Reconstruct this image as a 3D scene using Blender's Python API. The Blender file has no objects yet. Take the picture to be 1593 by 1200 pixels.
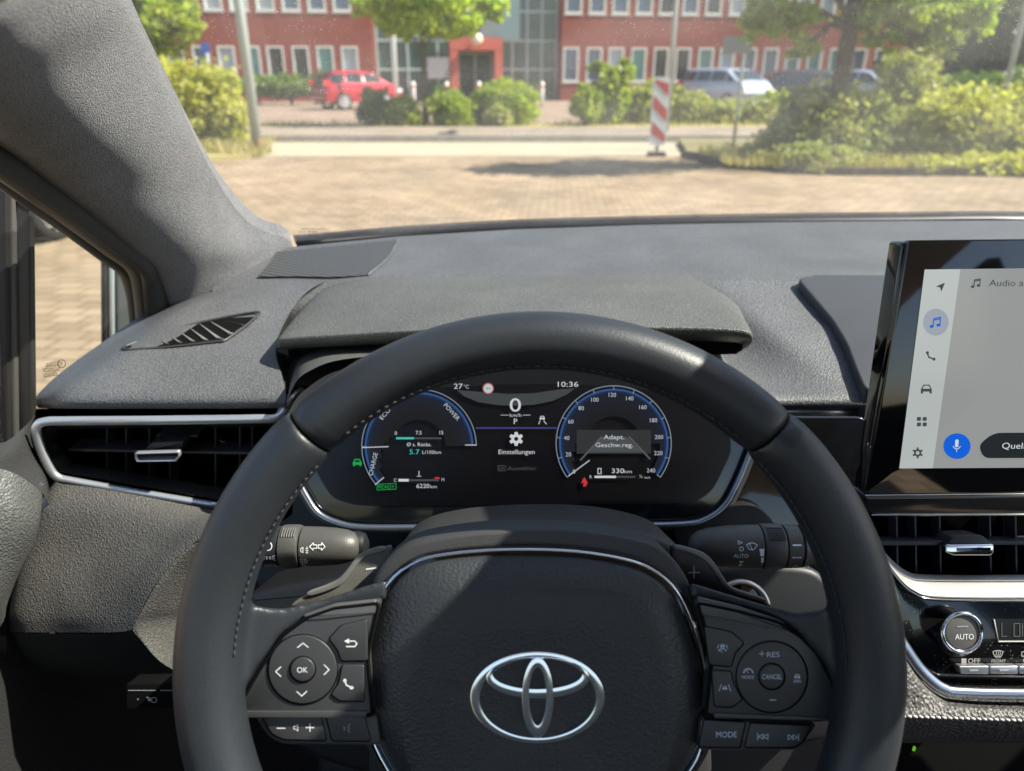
import bpy, bmesh, math, random
import numpy as np
from mathutils import Vector, Matrix
from math import sin, cos, pi, radians
sc = bpy.context.scene
COL = sc.collection
random.seed(7)
# ---------------------------------------------------------------- camera
FPX, CX, CY = 1140.0, 796.5, 600.0
PITCH = radians(22.83)
CAM = Vector((0, 0, 1.18))
SP, CP = sin(PITCH), cos(PITCH)
cd = bpy.data.cameras.new('camera'); cam = bpy.data.objects.new('camera', cd); COL.objects.link(cam)
cam.location = CAM; cam.rotation_euler = (pi / 2 - PITCH, 0, 0)
cd.sensor_width = 36; cd.lens = FPX / 1593 * 36; cd.clip_start = .02; cd.clip_end = 1500
cd.dof.use_dof = True; cd.dof.focus_distance = .49; cd.dof.aperture_fstop = 7.6
sc.camera = cam
# ---------------------------------------------------------------- light
SUN_AZ, SUN_EL = radians(95), radians(47)      # azimuth from +Y towards +X
w = bpy.data.worlds.new('World'); sc.world = w; w.use_nodes = True
nt = w.node_tree; sky = nt.nodes.new('ShaderNodeTexSky'); sky.sky_type = 'NISHITA'; sky.sun_disc = False
sky.sun_elevation = SUN_EL; sky.sun_rotation = SUN_AZ; sky.air_density = 1.0; sky.dust_density = 1.2
bg = nt.nodes['Background']; nt.links.new(sky.outputs[0], bg.inputs[0]); bg.inputs[1].default_value = .085
sd = bpy.data.lights.new('sun', 'SUN'); sd.energy = 5.0; sd.angle = radians(.5); sd.color = (1, .94, .84)
so = bpy.data.objects.new('sun', sd); COL.objects.link(so)
SDIR = Vector((cos(SUN_EL) * sin(SUN_AZ), cos(SUN_EL) * cos(SUN_AZ), sin(SUN_EL)))
so.rotation_euler = SDIR.to_track_quat('Z', 'Y').to_euler()
vs = sc.view_settings; vs.view_transform = 'Standard'; vs.look = 'None'; vs.gamma = 1; vs.exposure = 1.52
sc.cycles.max_bounces = 8; sc.cycles.transparent_max_bounces = 24; sc.cycles.sample_clamp_indirect = 4
sc.cycles.caustics_reflective = False; sc.cycles.caustics_refractive = False

# ---------------------------------------------------------------- materials
MATS = {}
def mat(name, col, rough=.5, metal=0, bump=None, coat=0, spec=.5, emit=None, es=1, vary=0, vscale=3, sheen=0, fine=0, fscale=520):
    """bump = (kind, scale per metre, strength, distance)"""
    if name in MATS: return MATS[name]
    m = bpy.data.materials.new(name); m.use_nodes = True
    n = m.node_tree.nodes; L = m.node_tree.links; b = n['Principled BSDF']
    b.inputs['Base Color'].default_value = (*col, 1); b.inputs['Roughness'].default_value = rough
    b.inputs['Metallic'].default_value = metal; b.inputs['Coat Weight'].default_value = coat
    b.inputs['Coat Roughness'].default_value = .04; b.inputs['Specular IOR Level'].default_value = spec
    if sheen: b.inputs['Sheen Weight'].default_value = sheen; b.inputs['Sheen Roughness'].default_value = .5
    if emit: b.inputs['Emission Color'].default_value = (*emit, 1); b.inputs['Emission Strength'].default_value = es
    tc = n.new('ShaderNodeNewGeometry')
    if vary:
        tx = n.new('ShaderNodeTexNoise'); tx.inputs['Scale'].default_value = vscale; tx.inputs['Detail'].default_value = 5
        L.new(tc.outputs['Position'], tx.inputs['Vector'])
        r = n.new('ShaderNodeMapRange'); r.inputs[1].default_value = .3; r.inputs[2].default_value = .7
        r.inputs[3].default_value = 1 - vary; r.inputs[4].default_value = 1 + vary
        L.new(tx.outputs[0], r.inputs[0])
        mx = n.new('ShaderNodeVectorMath'); mx.operation = 'SCALE'; mx.inputs[0].default_value = col
        o_ = r.outputs[0]
        if fine:
            t2 = n.new('ShaderNodeTexNoise'); t2.inputs['Scale'].default_value = fscale; t2.inputs['Detail'].default_value = 1; L.new(tc.outputs['Position'], t2.inputs['Vector'])
            q = n.new('ShaderNodeMapRange'); q.inputs[1].default_value = .36; q.inputs[2].default_value = .66; q.inputs[3].default_value = 1 - fine; q.inputs[4].default_value = 1 + fine * 1.3
            L.new(t2.outputs[0], q.inputs[0]); mm = n.new('ShaderNodeMath'); mm.operation = 'MULTIPLY'; L.new(o_, mm.inputs[0]); L.new(q.outputs[0], mm.inputs[1]); o_ = mm.outputs[0]
        L.new(o_, mx.inputs['Scale']); L.new(mx.outputs[0], b.inputs['Base Color'])
    if bump:
        kind, s, st, di = bump
        if kind == 'noise':
            tx = n.new('ShaderNodeTexNoise'); tx.inputs['Scale'].default_value = s; tx.inputs['Detail'].default_value = 2; o = tx.outputs[0]
        else:
            tx = n.new('ShaderNodeTexVoronoi'); tx.inputs['Scale'].default_value = s
            tx.feature = 'SMOOTH_F1' if kind == 'vor' else 'F1'; o = tx.outputs['Distance']
        L.new(tc.outputs['Position'], tx.inputs['Vector'])
        bp = n.new('ShaderNodeBump'); bp.inputs['Strength'].default_value = st; bp.inputs['Distance'].default_value = di
        L.new(o, bp.inputs['Height']); L.new(bp.outputs[0], b.inputs['Normal'])
    MATS[name] = m
    return m
def leafmat(name, col, col2, tr=.35):
    if name in MATS: return MATS[name]
    m = bpy.data.materials.new(name); m.use_nodes = True
    n = m.node_tree.nodes; L = m.node_tree.links; b = n['Principled BSDF']; out = n['Material Output']
    b.inputs['Roughness'].default_value = .5; b.inputs['Specular IOR Level'].default_value = .35
    g = n.new('ShaderNodeNewGeometry'); tx = n.new('ShaderNodeTexNoise'); tx.inputs['Scale'].default_value = 2.2; tx.inputs['Detail'].default_value = 8
    L.new(g.outputs['Position'], tx.inputs[0]); cr = n.new('ShaderNodeMix'); cr.data_type = 'RGBA'
    r = n.new('ShaderNodeMapRange'); r.inputs[1].default_value = .35; r.inputs[2].default_value = .65; L.new(tx.outputs[0], r.inputs[0])
    L.new(r.outputs[0], cr.inputs[0]); cr.inputs[6].default_value = (*col, 1); cr.inputs[7].default_value = (*col2, 1)
    L.new(cr.outputs[2], b.inputs['Base Color'])
    t = n.new('ShaderNodeBsdfTranslucent'); mt = n.new('ShaderNodeVectorMath'); mt.operation = 'MULTIPLY'; mt.inputs[1].default_value = (1.5, 1.7, .7)
    L.new(cr.outputs[2], mt.inputs[0]); L.new(mt.outputs[0], t.inputs[0])
    mx = n.new('ShaderNodeMixShader'); mx.inputs[0].default_value = tr
    L.new(b.outputs[0], mx.inputs[1]); L.new(t.outputs[0], mx.inputs[2]); L.new(mx.outputs[0], out.inputs[0])
    MATS[name] = m; return m
def glassmat(name, tint, dust=0, ior=1.45, dcol=(.8, .78, .72), dustscale=330):
    if name in MATS: return MATS[name]
    m = bpy.data.materials.new(name); m.use_nodes = True
    n = m.node_tree.nodes; L = m.node_tree.links; n.remove(n['Principled BSDF']); out = n['Material Output']
    t = n.new('ShaderNodeBsdfTransparent'); t.inputs[0].default_value = (*tint, 1)
    g = n.new('ShaderNodeBsdfGlossy'); g.inputs['Roughness'].default_value = .0
    lw = n.new('ShaderNodeLayerWeight'); lw.inputs[0].default_value = .5; pw = n.new('ShaderNodeMath'); pw.operation = 'POWER'; L.new(lw.outputs['Facing'], pw.inputs[0]); pw.inputs[1].default_value = 5
    fr = n.new('ShaderNodeMapRange'); fr.inputs[3].default_value = .07; fr.inputs[4].default_value = 1; L.new(pw.outputs[0], fr.inputs[0])
    mx = n.new('ShaderNodeMixShader'); L.new(fr.outputs[0], mx.inputs[0]); L.new(t.outputs[0], mx.inputs[1]); L.new(g.outputs[0], mx.inputs[2])
    last = mx
    if dust:
        d = n.new('ShaderNodeBsdfTranslucent'); d.inputs[0].default_value = (*dcol, 1)
        d2 = n.new('ShaderNodeBsdfDiffuse'); d2.inputs[0].default_value = (*dcol, 1)
        dm = n.new('ShaderNodeMixShader'); dm.inputs[0].default_value = .5; L.new(d.outputs[0], dm.inputs[1]); L.new(d2.outputs[0], dm.inputs[2])
        ge = n.new('ShaderNodeNewGeometry')
        v = n.new('ShaderNodeTexVoronoi'); v.inputs['Scale'].default_value = dustscale; L.new(ge.outputs['Position'], v.inputs['Vector'])
        r = n.new('ShaderNodeMapRange'); r.inputs[1].default_value = .07; r.inputs[2].default_value = .13; r.inputs[3].default_value = dust * 9; r.inputs[4].default_value = dust
        L.new(v.outputs['Distance'], r.inputs[0])
        ns = n.new('ShaderNodeTexNoise'); ns.inputs['Scale'].default_value = 9; ns.inputs['Detail'].default_value = 6; L.new(ge.outputs['Position'], ns.inputs['Vector'])
        r2 = n.new('ShaderNodeMapRange'); r2.inputs[1].default_value = .35; r2.inputs[2].default_value = .7; r2.inputs[3].default_value = .4; r2.inputs[4].default_value = 1.5
        L.new(ns.outputs[0], r2.inputs[0]); mu = n.new('ShaderNodeMath'); mu.operation = 'MULTIPLY'; L.new(r.outputs[0], mu.inputs[0]); L.new(r2.outputs[0], mu.inputs[1])
        m2 = n.new('ShaderNodeMixShader'); L.new(mu.outputs[0], m2.inputs[0]); L.new(mx.outputs[0], m2.inputs[1]); L.new(dm.outputs[0], m2.inputs[2]); last = m2
    L.new(last.outputs[0], out.inputs[0]); MATS[name] = m; return m

soft = mat('soft_dash', (.085, .087, .093), .46, bump=('noise', 640, .8, .0011), vary=.12, vscale=14, fine=.24, fscale=700)
hoodm = mat('hood_plastic', (.086, .086, .081), .45, bump=('noise', 640, .8, .0011), vary=.12, vscale=14, fine=.28, fscale=700)
leath = mat('smooth_leather', (.018, .021, .026), .44, bump=('vor', 900, .18, .0004), vary=.14, vscale=22)
grain = mat('grained_plastic', (.075, .072, .068), .48, bump=('vor', 800, .9, .0010), vary=.12, vscale=12, fine=.25, fscale=800)
padm = mat('pad_grain', (.026, .028, .031), .47, bump=('vor', 620, .45, .0008), vary=.06, vscale=20)
fabric = mat('pillar_fabric', (.115, .115, .128), .95, bump=('noise', 1000, 1, .0014), vary=.1, vscale=40, sheen=.3, spec=.1, fine=.45, fscale=900)
hard = mat('hard_plastic', (.03, .03, .031), .42, bump=('noise', 1500, .2, .0004))
satin = mat('satin_plastic', (.042, .043, .045), .38, bump=('noise', 1800, .2, .0003), vary=.06, vscale=60)
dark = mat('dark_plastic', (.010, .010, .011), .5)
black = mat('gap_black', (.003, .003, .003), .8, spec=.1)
carpet = mat('carpet', (.008, .008, .009), .95, bump=('noise', 400, 1, .003))
piano = mat('piano_black', (.004, .004, .005), .06, coat=.6)
chrome = mat('chrome', (.86, .87, .89), .07, 1)
silver = mat('satin_silver', (.62, .64, .68), .3, .75)
champagne = mat('silver_paint', (.40, .39, .37), .42, .5, bump=('noise', 2600, .3, .0003))
printw = mat('white_print', (.75, .78, .78), .5)
printd = mat('dim_print', (.30, .31, .32), .5)
rubber = mat('rubber', (.02, .02, .02), .6)
def em(name, c, s): return mat(name, (.01, .01, .01), .5, emit=c, es=s * .5, spec=0)

# ---------------------------------------------------------------- helpers
def ray(px, py):
    x = px - CX; d = CY - py
    return Vector((x, FPX * CP + d * SP, -FPX * SP + d * CP))
def PY(px, py, Y): r = ray(px, py); return CAM + r * (Y / r.y)
def PD(px, py, D): return CAM + ray(px, py) * (D / FPX)
def PZ(px, py, z): r = ray(px, py); return CAM + r * ((z - CAM.z) / r.z)
def PPL(px, py, p0, n): r = ray(px, py); return CAM + r * ((p0 - CAM).dot(n) / r.dot(n))
NCAM = Vector((0, -CP, SP))                       # towards the camera
def atD(D): return lambda x, y: PD(x, y, D)
def atY(Y): return lambda x, y: PY(x, y, Y)

def thing(name, label, cat, loc=(0, 0, 0), group=None, kind=None):
    o = bpy.data.objects.new(name, None); COL.objects.link(o); o.location = loc; o.empty_display_size = .1
    return tag(o, label, cat, group, kind)
def tag(o, label=None, cat=None, group=None, kind=None):
    if label: o['label'] = label
    if cat: o['category'] = cat
    if group: o['group'] = group
    if kind: o['kind'] = kind
    return o
def root_of(o):
    while o.parent: o = o.parent
    return o
def obj(name, V, Fc, m, parent=None, smooth=True, label=None):
    off = Vector(root_of(parent).location) if parent else Vector((0, 0, 0))
    me = bpy.data.meshes.new(name); me.from_pydata([tuple(Vector(v) - off) for v in V], [], Fc); me.update()
    if smooth: me.polygons.foreach_set('use_smooth', [True] * len(me.polygons))
    me.materials.append(m); o = bpy.data.objects.new(name, me); COL.objects.link(o)
    if parent: o.parent = parent
    if label: o['label'] = label
    return o
class MB:
    def __init__(s): s.V = []; s.F = []
    def add(s, V, Fc): k = len(s.V); s.V += [Vector(v) for v in V]; s.F += [[i + k for i in f] for f in Fc]; return s
    def box(s, a, b, M=None):
        x0, y0, z0 = a; x1, y1, z1 = b
        V = [Vector(p) for p in [(x0, y0, z0), (x1, y0, z0), (x1, y1, z0), (x0, y1, z0), (x0, y0, z1), (x1, y0, z1), (x1, y1, z1), (x0, y1, z1)]]
        if M: V = [M @ v for v in V]
        return s.add(V, [(3, 2, 1, 0), (4, 5, 6, 7), (0, 1, 5, 4), (1, 2, 6, 5), (2, 3, 7, 6), (3, 0, 4, 7)])
    def tube(s, P, R, n=10, cap=True):
        P = [Vector(p) for p in P]; R = R if hasattr(R, '__len__') else [R] * len(P); V = []; Fc = []
        for i, p in enumerate(P):
            t = (P[min(i + 1, len(P) - 1)] - P[max(i - 1, 0)]).normalized()
            a = t.orthogonal().normalized() if i == 0 else (a - t * a.dot(t)).normalized(); b = t.cross(a)
            for k in range(n): V.append(p + (a * cos(2 * pi * k / n) + b * sin(2 * pi * k / n)) * R[i])
        for i in range(len(P) - 1):
            for k in range(n): Fc.append((i * n + k, i * n + (k + 1) % n, (i + 1) * n + (k + 1) % n, (i + 1) * n + k))
        if cap: Fc.append(list(range(n))[::-1]); Fc.append([(len(P) - 1) * n + k for k in range(n)])
        return s.add(V, Fc)
    def build(s, name, m, parent=None, smooth=True, label=None): return obj(name, s.V, s.F, m, parent, smooth, label)
def cr(P, n, closed=False):
    """Catmull-Rom through the points (any dimension), n samples per span"""
    P = [np.array(p, float) for p in P]; N = len(P); out = []
    for i in range(N if closed else N - 1):
        if closed: a, b, c, d = P[i - 1], P[i], P[(i + 1) % N], P[(i + 2) % N]
        else:
            b, c = P[i], P[i + 1]; a = P[i - 1] if i > 0 else 2 * b - c; d = P[i + 2] if i + 2 < N else 2 * c - b
        for k in range(n):
            t = k / n; out.append(.5 * ((2 * b) + (c - a) * t + (2 * a - 5 * b + 4 * c - d) * t * t + (3 * b - a - 3 * c + d) * t ** 3))
    if not closed: out.append(P[-1])
    return out
def patch(rows, su=6, sv=6, mb=None):
    """rows of 3D points -> smooth grid; returns MB"""
    R = [cr([tuple(p) for p in r], su) for r in rows]; nc = len(R[0])
    G = [cr([r[j] for r in R], sv) for j in range(nc)]; nr = len(G[0])
    V = [Vector(G[j][i]) for i in range(nr) for j in range(nc)]
    Fc = [(i * nc + j, (i + 1) * nc + j, (i + 1) * nc + j + 1, i * nc + j + 1) for i in range(nr - 1) for j in range(nc - 1)]
    mb = mb or MB(); mb.add(V, Fc); return mb
def inset(P, d):
    """inset a closed 2D polygon (positive d = inwards)"""
    P = [np.array(p, float) for p in P]; N = len(P)
    A = sum(P[i][0] * P[(i + 1) % N][1] - P[(i + 1) % N][0] * P[i][1] for i in range(N)); sg = 1 if A > 0 else -1; out = []
    for i in range(N):
        e1 = P[i] - P[i - 1]; e2 = P[(i + 1) % N] - P[i]; e1 = e1 / (np.linalg.norm(e1) + 1e-9); e2 = e2 / (np.linalg.norm(e2) + 1e-9)
        n1 = np.array((-e1[1], e1[0])) * sg; n2 = np.array((-e2[1], e2[0])) * sg; b = n1 + n2; q = b.dot(b)
        b = b / max(q, .5) * 2 if q > 1e-6 else n1; out.append(P[i] + b * d)
    return out
def rnd(P, r, n=4):
    """round the corners of a closed 2D polygon with radius ~r"""
    P = [np.array(p, float) for p in P]; out = []; N = len(P)
    for i in range(N):
        a, b, c = P[i - 1], P[i], P[(i + 1) % N]; la = np.linalg.norm(a - b); lc = np.linalg.norm(c - b); q = min(r, la * .45, lc * .45)
        s = b + (a - b) / la * q; e = b + (c - b) / lc * q
        for k in range(n + 1): t = k / n; out.append((1 - t) ** 2 * s + 2 * t * (1 - t) * b + t * t * e)
    return out
def plate(P, fn, thick, bevel=0, N=NCAM, mb=None, nb=3, dome=0):
    """solid plate: 2D outline P (px), mapped by fn, front face rounded over by bevel px, body going away from N"""
    c0 = P[0]; s = (fn(c0[0] + 1, c0[1]) - fn(c0[0], c0[1])).length; n = len(P); rings = []
    if bevel:
        for k in range(nb + 1):
            a = pi / 2 * k / nb; q = inset(P, bevel * (1 - cos(a))) if k else P
            rings.append([fn(*p) - N * (bevel * s * (1 - sin(a))) for p in q])
    else: rings.append([fn(*p) for p in P])
    rings.insert(0, [fn(*p) - N * max(thick, bevel * s * 1.05) for p in P])
    V = [v for r in rings for v in r]; Fc = []
    for i in range(len(rings) - 1):
        for k in range(n): Fc.append((i * n + k, i * n + (k + 1) % n, (i + 1) * n + (k + 1) % n, (i + 1) * n + k))
    Fc.append([(len(rings) - 1) * n + k for k in range(n)])
    mb = mb or MB(); mb.add(V, Fc); return mb
def recalc(o):
    bm = bmesh.new(); bm.from_mesh(o.data); bmesh.ops.recalc_face_normals(bm, faces=bm.faces); bm.to_mesh(o.data); bm.free(); return o
def P_(name, P, fn, thick, bevel, m, parent, N=NCAM, label=None, autos=True):
    o = recalc(plate(P, fn, thick, bevel, N).build(name, m, parent, True, label)); sharp(o); return o
def sharp(o, a=40):
    me = o.data
    try: me.set_sharp_from_angle(angle=radians(a))
    except Exception: pass
    return o
def sweep(path, w, h, N, closed=False, n=10, mb=None, sup=1.0):
    """sweep an oval section: w across, h along N (both half sizes, may be lists)"""
    P = [Vector(p) for p in path]; L = len(P); V = []; Fc = []
    for i, p in enumerate(P):
        a = P[(i + 1) % L] if (closed or i < L - 1) else p; b = P[i - 1] if (closed or i > 0) else p
        t = (a - b).normalized(); nn = N[i] if isinstance(N, list) else N; nn = (nn - t * nn.dot(t)).normalized(); sd_ = t.cross(nn)
        ww = w[i] if hasattr(w, '__len__') else w; hh = h[i] if hasattr(h, '__len__') else h
        for k in range(n):
            c, s = cos(2 * pi * k / n), sin(2 * pi * k / n)
            c = math.copysign(abs(c) ** sup, c); s = math.copysign(abs(s) ** sup, s); V.append(p + sd_ * ww * c + nn * hh * s)
    for i in range(L if closed else L - 1):
        j = (i + 1) % L
        for k in range(n): Fc.append((i * n + k, i * n + (k + 1) % n, j * n + (k + 1) % n, j * n + k))
    if not closed: Fc.append(list(range(n))[::-1]); Fc.append([(L - 1) * n + k for k in range(n)])
    mb = mb or MB(); mb.add(V, Fc); return mb
def circ(cx, cy, rx, ry=None, n=48, a0=0, a1=360):
    ry = ry or rx; full = abs(a1 - a0 - 360) < 1e-6; m = n if full else n + 1
    return [(cx + rx * cos(radians(a0 + (a1 - a0) * k / n)), cy - ry * sin(radians(a0 + (a1 - a0) * k / n))) for k in range(m)]
_fc = {}
def glyph(s, shear=0):
    if s in _fc: return _fc[s]
    cu = bpy.data.curves.new('t', 'FONT'); cu.body = s; cu.resolution_u = 3; cu.align_x = 'CENTER'; cu.size = 1
    o = bpy.data.objects.new('t', cu); COL.objects.link(o); dg = bpy.context.evaluated_depsgraph_get(); dg.update()
    me = bpy.data.meshes.new_from_object(o.evaluated_get(dg))
    V = [(v.co.x, v.co.y) for v in me.vertices]; Fc = [list(p.vertices) for p in me.polygons]
    bpy.data.objects.remove(o); bpy.data.meshes.remove(me); bpy.data.curves.remove(cu)
    _fc[s] = (V, Fc); return _fc[s]
def cut(ink, cuts, names, *a, **k):
    for i, nm in enumerate(names):
        lo = cuts[i - 1] if i else -1e9; hi = cuts[i] if i < len(cuts) else 1e9; q = Ink()
        for f in ink.F:
            x = sum(ink.V[j][0] for j in f) / len(f)
            if lo <= x < hi: q.poly([ink.V[j] for j in f])
        if q.F: q.build(nm, *a, **k)
class Ink:
    """flat print laid on a surface, drawn in surface (pixel) coordinates"""
    def __init__(s): s.V = []; s.F = []
    def poly(s, P): k = len(s.V); s.V += [tuple(p) for p in P]; s.F.append(list(range(k, k + len(P)))); return s
    def text(s, t, x, y, cap, w=None, ang=0, align='C', shear=0, mirror=False, bold=0):
        V, Fc = glyph(t); k = len(s.V); xs = [v[0] for v in V]; x0, x1 = min(xs), max(xs); sc_ = cap / .70
        sx = (w / (x1 - x0)) if w else sc_; mx = (x0 + x1) / 2 if align == 'C' else x0
        ca, sa = cos(radians(ang)), sin(radians(ang))
        for dx in [0]:
            k = len(s.V)
            for u, v in V:
                a = (u - mx) * sx + dx; b = (v - .35) * sc_
                if mirror: a = -a
                a += shear * b; s.V.append((x + a * ca - b * sa, y - a * sa - b * ca))
            s.F += [[i + k for i in f] for f in Fc]
        return s
    def line(s, P, w, closed=False):
        P = [np.array(p, float) for p in P]; n = len(P)
        for i in range(n if closed else n - 1):
            a, b = P[i], P[(i + 1) % n]; d = b - a; l = np.linalg.norm(d)
            if l < 1e-6: continue
            d /= l; q = np.array((-d[1], d[0])) * w / 2; e = d * w * .3; s.poly([a + q - e, b + q + e, b - q + e, a - q - e])
        return s
    def arc(s, cx, cy, r, w, a0, a1, n=40):
        O = circ(cx, cy, r + w / 2, n=n, a0=a0, a1=a1 if a1 - a0 != 360 else a1 - 1e-3); I = circ(cx, cy, r - w / 2, n=n, a0=a0, a1=a1 if a1 - a0 != 360 else a1 - 1e-3)
        for i in range(len(O) - 1): s.poly([O[i], O[i + 1], I[i + 1], I[i]])
        return s
    def rect(s, x0, y0, x1, y1): return s.poly([(x0, y0), (x1, y0), (x1, y1), (x0, y1)])
    def disc(s, x, y, r, ry=None): return s.poly(circ(x, y, r, ry, 24))
    def build(s, name, fn, m, parent, lift=.0003, N=NCAM, label=None):
        return obj(name, [fn(*v) + N * lift for v in s.V], s.F, m, parent, False, label)
# ================================================================= OUTSIDE
def groundmat(name, cols, bw, bh, mortar, rough=.85, rot=0, mcol=(.12, .1, .08), noise=.25, vert=False):
    m = bpy.data.materials.new(name); m.use_nodes = True; n = m.node_tree.nodes; L = m.node_tree.links; b = n['Principled BSDF']; b.inputs['Roughness'].default_value = rough
    b.inputs['Specular IOR Level'].default_value = .25
    g = n.new('ShaderNodeNewGeometry'); mp = n.new('ShaderNodeMapping'); mp.inputs['Rotation'].default_value = (0, 0, rot); L.new(g.outputs['Position'], mp.inputs[0])
    if vert:
        sx = n.new('ShaderNodeSeparateXYZ'); cx_ = n.new('ShaderNodeCombineXYZ'); L.new(g.outputs['Position'], sx.inputs[0]); L.new(sx.outputs[0], cx_.inputs[0]); L.new(sx.outputs[2], cx_.inputs[1]); L.new(cx_.outputs[0], mp.inputs[0])
    ns = n.new('ShaderNodeTexNoise'); ns.inputs['Scale'].default_value = .7; ns.inputs['Detail'].default_value = 9; ns.inputs['Roughness'].default_value = .7; L.new(mp.outputs[0], ns.inputs[0])
    r = n.new('ShaderNodeMapRange'); r.inputs[1].default_value = .3; r.inputs[2].default_value = .7; r.inputs[3].default_value = 1 - noise; r.inputs[4].default_value = 1 + noise; L.new(ns.outputs[0], r.inputs[0])
    if bw:
        br = n.new('ShaderNodeTexBrick'); br.inputs['Scale'].default_value = 1; br.inputs['Brick Width'].default_value = bw; br.inputs['Row Height'].default_value = bh
        br.inputs['Mortar Size'].default_value = mortar; br.inputs['Mortar Smooth'].default_value = .3; br.inputs['Color1'].default_value = (*cols[0], 1); br.inputs['Color2'].default_value = (*cols[1], 1); br.inputs['Mortar'].default_value = (*mcol, 1)
        wd = n.new('ShaderNodeTexNoise'); wd.inputs['Scale'].default_value = 3; L.new(mp.outputs[0], wd.inputs[0])
        sc_ = n.new('ShaderNodeVectorMath'); sc_.operation = 'SCALE'; sc_.inputs['Scale'].default_value = .02; L.new(wd.outputs[1], sc_.inputs[0])
        ad = n.new('ShaderNodeVectorMath'); L.new(mp.outputs[0], ad.inputs[0]); L.new(sc_.outputs[0], ad.inputs[1]); L.new(ad.outputs[0], br.inputs[0]); src = br.outputs[0]
        bp = n.new('ShaderNodeBump'); bp.inputs['Distance'].default_value = .008; bp.inputs['Strength'].default_value = .6; bp.invert = True; L.new(br.outputs['Fac'], bp.inputs['Height']); L.new(bp.outputs[0], b.inputs['Normal'])
    else:
        mx = n.new('ShaderNodeMix'); mx.data_type = 'RGBA'; n2 = n.new('ShaderNodeTexNoise'); n2.inputs['Scale'].default_value = 12; n2.inputs['Detail'].default_value = 6; L.new(mp.outputs[0], n2.inputs[0])
        L.new(n2.outputs[0], mx.inputs[0]); mx.inputs[6].default_value = (*cols[0], 1); mx.inputs[7].default_value = (*cols[1], 1); src = mx.outputs[2]
    mu = n.new('ShaderNodeVectorMath'); mu.operation = 'SCALE'; L.new(src, mu.inputs[0]); L.new(r.outputs[0], mu.inputs['Scale']); L.new(mu.outputs[0], b.inputs['Base Color'])
    return m
def sheet(name, P, z, m, kind='structure'):
    o = obj(name, [(x, y, z) for x, y in P], [list(range(len(P)))], m, None, False); o['kind'] = kind; return o
def slab(name, P, z, h, m):
    n = len(P); V = [(x, y, z) for x, y in P] + [(x, y, z + h) for x, y in P]
    o = obj(name, V, [list(range(n, 2 * n))] + [(i, (i + 1) % n, n + (i + 1) % n, n + i) for i in range(n)], m, None, False); o['kind'] = 'structure'; return o
earth = groundmat('earth', [(.20, .17, .09), (.13, .14, .05)], 0, 0, 0)
sheet('ground', [(-500, -300), (500, -300), (500, 700), (-500, 700)], -.02, earth)
pav = groundmat('paving_stones', [(.325, .238, .158), (.225, .162, .105)], .165, .13, .010, rot=.06, mcol=(.18, .135, .09), noise=.32)
sheet('paved_yard', [(-40, -12), (40, -12), (40, 12.35), (-40, 12.35)], 0, pav)
sheet('road', [(-60, 12.35), (60, 12.35), (60, 15.2), (-60, 15.2)], .004, groundmat('road_concrete', [(.38, .33, .245), (.33, .285, .21)], 0, 0, 0, noise=.1))
slab('pavement', [(-60, 15.2), (60, 15.2), (60, 18.0), (-60, 18.0)], 0, .12, groundmat('pavement_slabs', [(.28, .225, .175), (.24, .19, .15)], .3, .3, .01))
sheet('parking_lot', [(-60, 19.6), (60, 19.6), (60, 60), (-60, 60)], .0, groundmat('lot_paving', [(.30, .215, .165), (.26, .185, .14)], .2, .2, .012))
grassm = groundmat('dry_grass', [(.26, .24, .07), (.36, .29, .14)], 0, 0, 0)
slab('planting_strip', [(-60, 18.0), (60, 18.0), (60, 19.6), (-60, 19.6)], 0, .10, grassm)
slab('verge', [(-30, 11.3), (-5.0, 11.3), (-4.1, 11.9), (-4.3, 13.6), (-5.5, 15.0), (-30, 15.0)], 0, .07, grassm)
slab('flower_bed', [(2.8, 12.2), (3.2, 10.6), (4.4, 9.9), (30, 9.6), (30, 14.8), (3.2, 14.8)], 0, .09, groundmat('bed_soil', [(.16, .13, .08), (.22, .2, .09)], 0, 0, 0))
# kerb round the flower bed
def kerb(P, name, m, z=.0, h=.12, w_=.1):
    mb = MB()
    for i in range(len(P) - 1):
        a, b = Vector((*P[i], 0)), Vector((*P[i + 1], 0)); d = (b - a).normalized(); q = Vector((-d.y, d.x, 0)) * w_ / 2
        k = len(mb.V); mb.V += [a - q + Vector((0, 0, z)), b - q + Vector((0, 0, z)), b + q + Vector((0, 0, z)), a + q + Vector((0, 0, z))]
        mb.V += [v + Vector((0, 0, h)) for v in mb.V[k:k + 4]]; mb.F += [[k + j for j in f] for f in [(3, 2, 1, 0), (4, 5, 6, 7), (0, 1, 5, 4), (1, 2, 6, 5), (2, 3, 7, 6), (3, 0, 4, 7)]]
    o = mb.build(name, m, None, False); o['kind'] = 'structure'; return o
kerbm = mat('kerb_stone', (.33, .30, .26), .8, vary=.15, vscale=5)
kerb([(2.75, 12.25), (3.15, 10.55), (4.38, 9.84), (30, 9.54)], 'kerb', mat('shaded_kerb', (.10, .085, .06), .9, vary=.3, vscale=6), h=.10)  # dark colour paints the shadowed edge along the bed
kerb([(-60, 15.12), (60, 15.12)], 'kerb', kerbm, h=.13)

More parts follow.
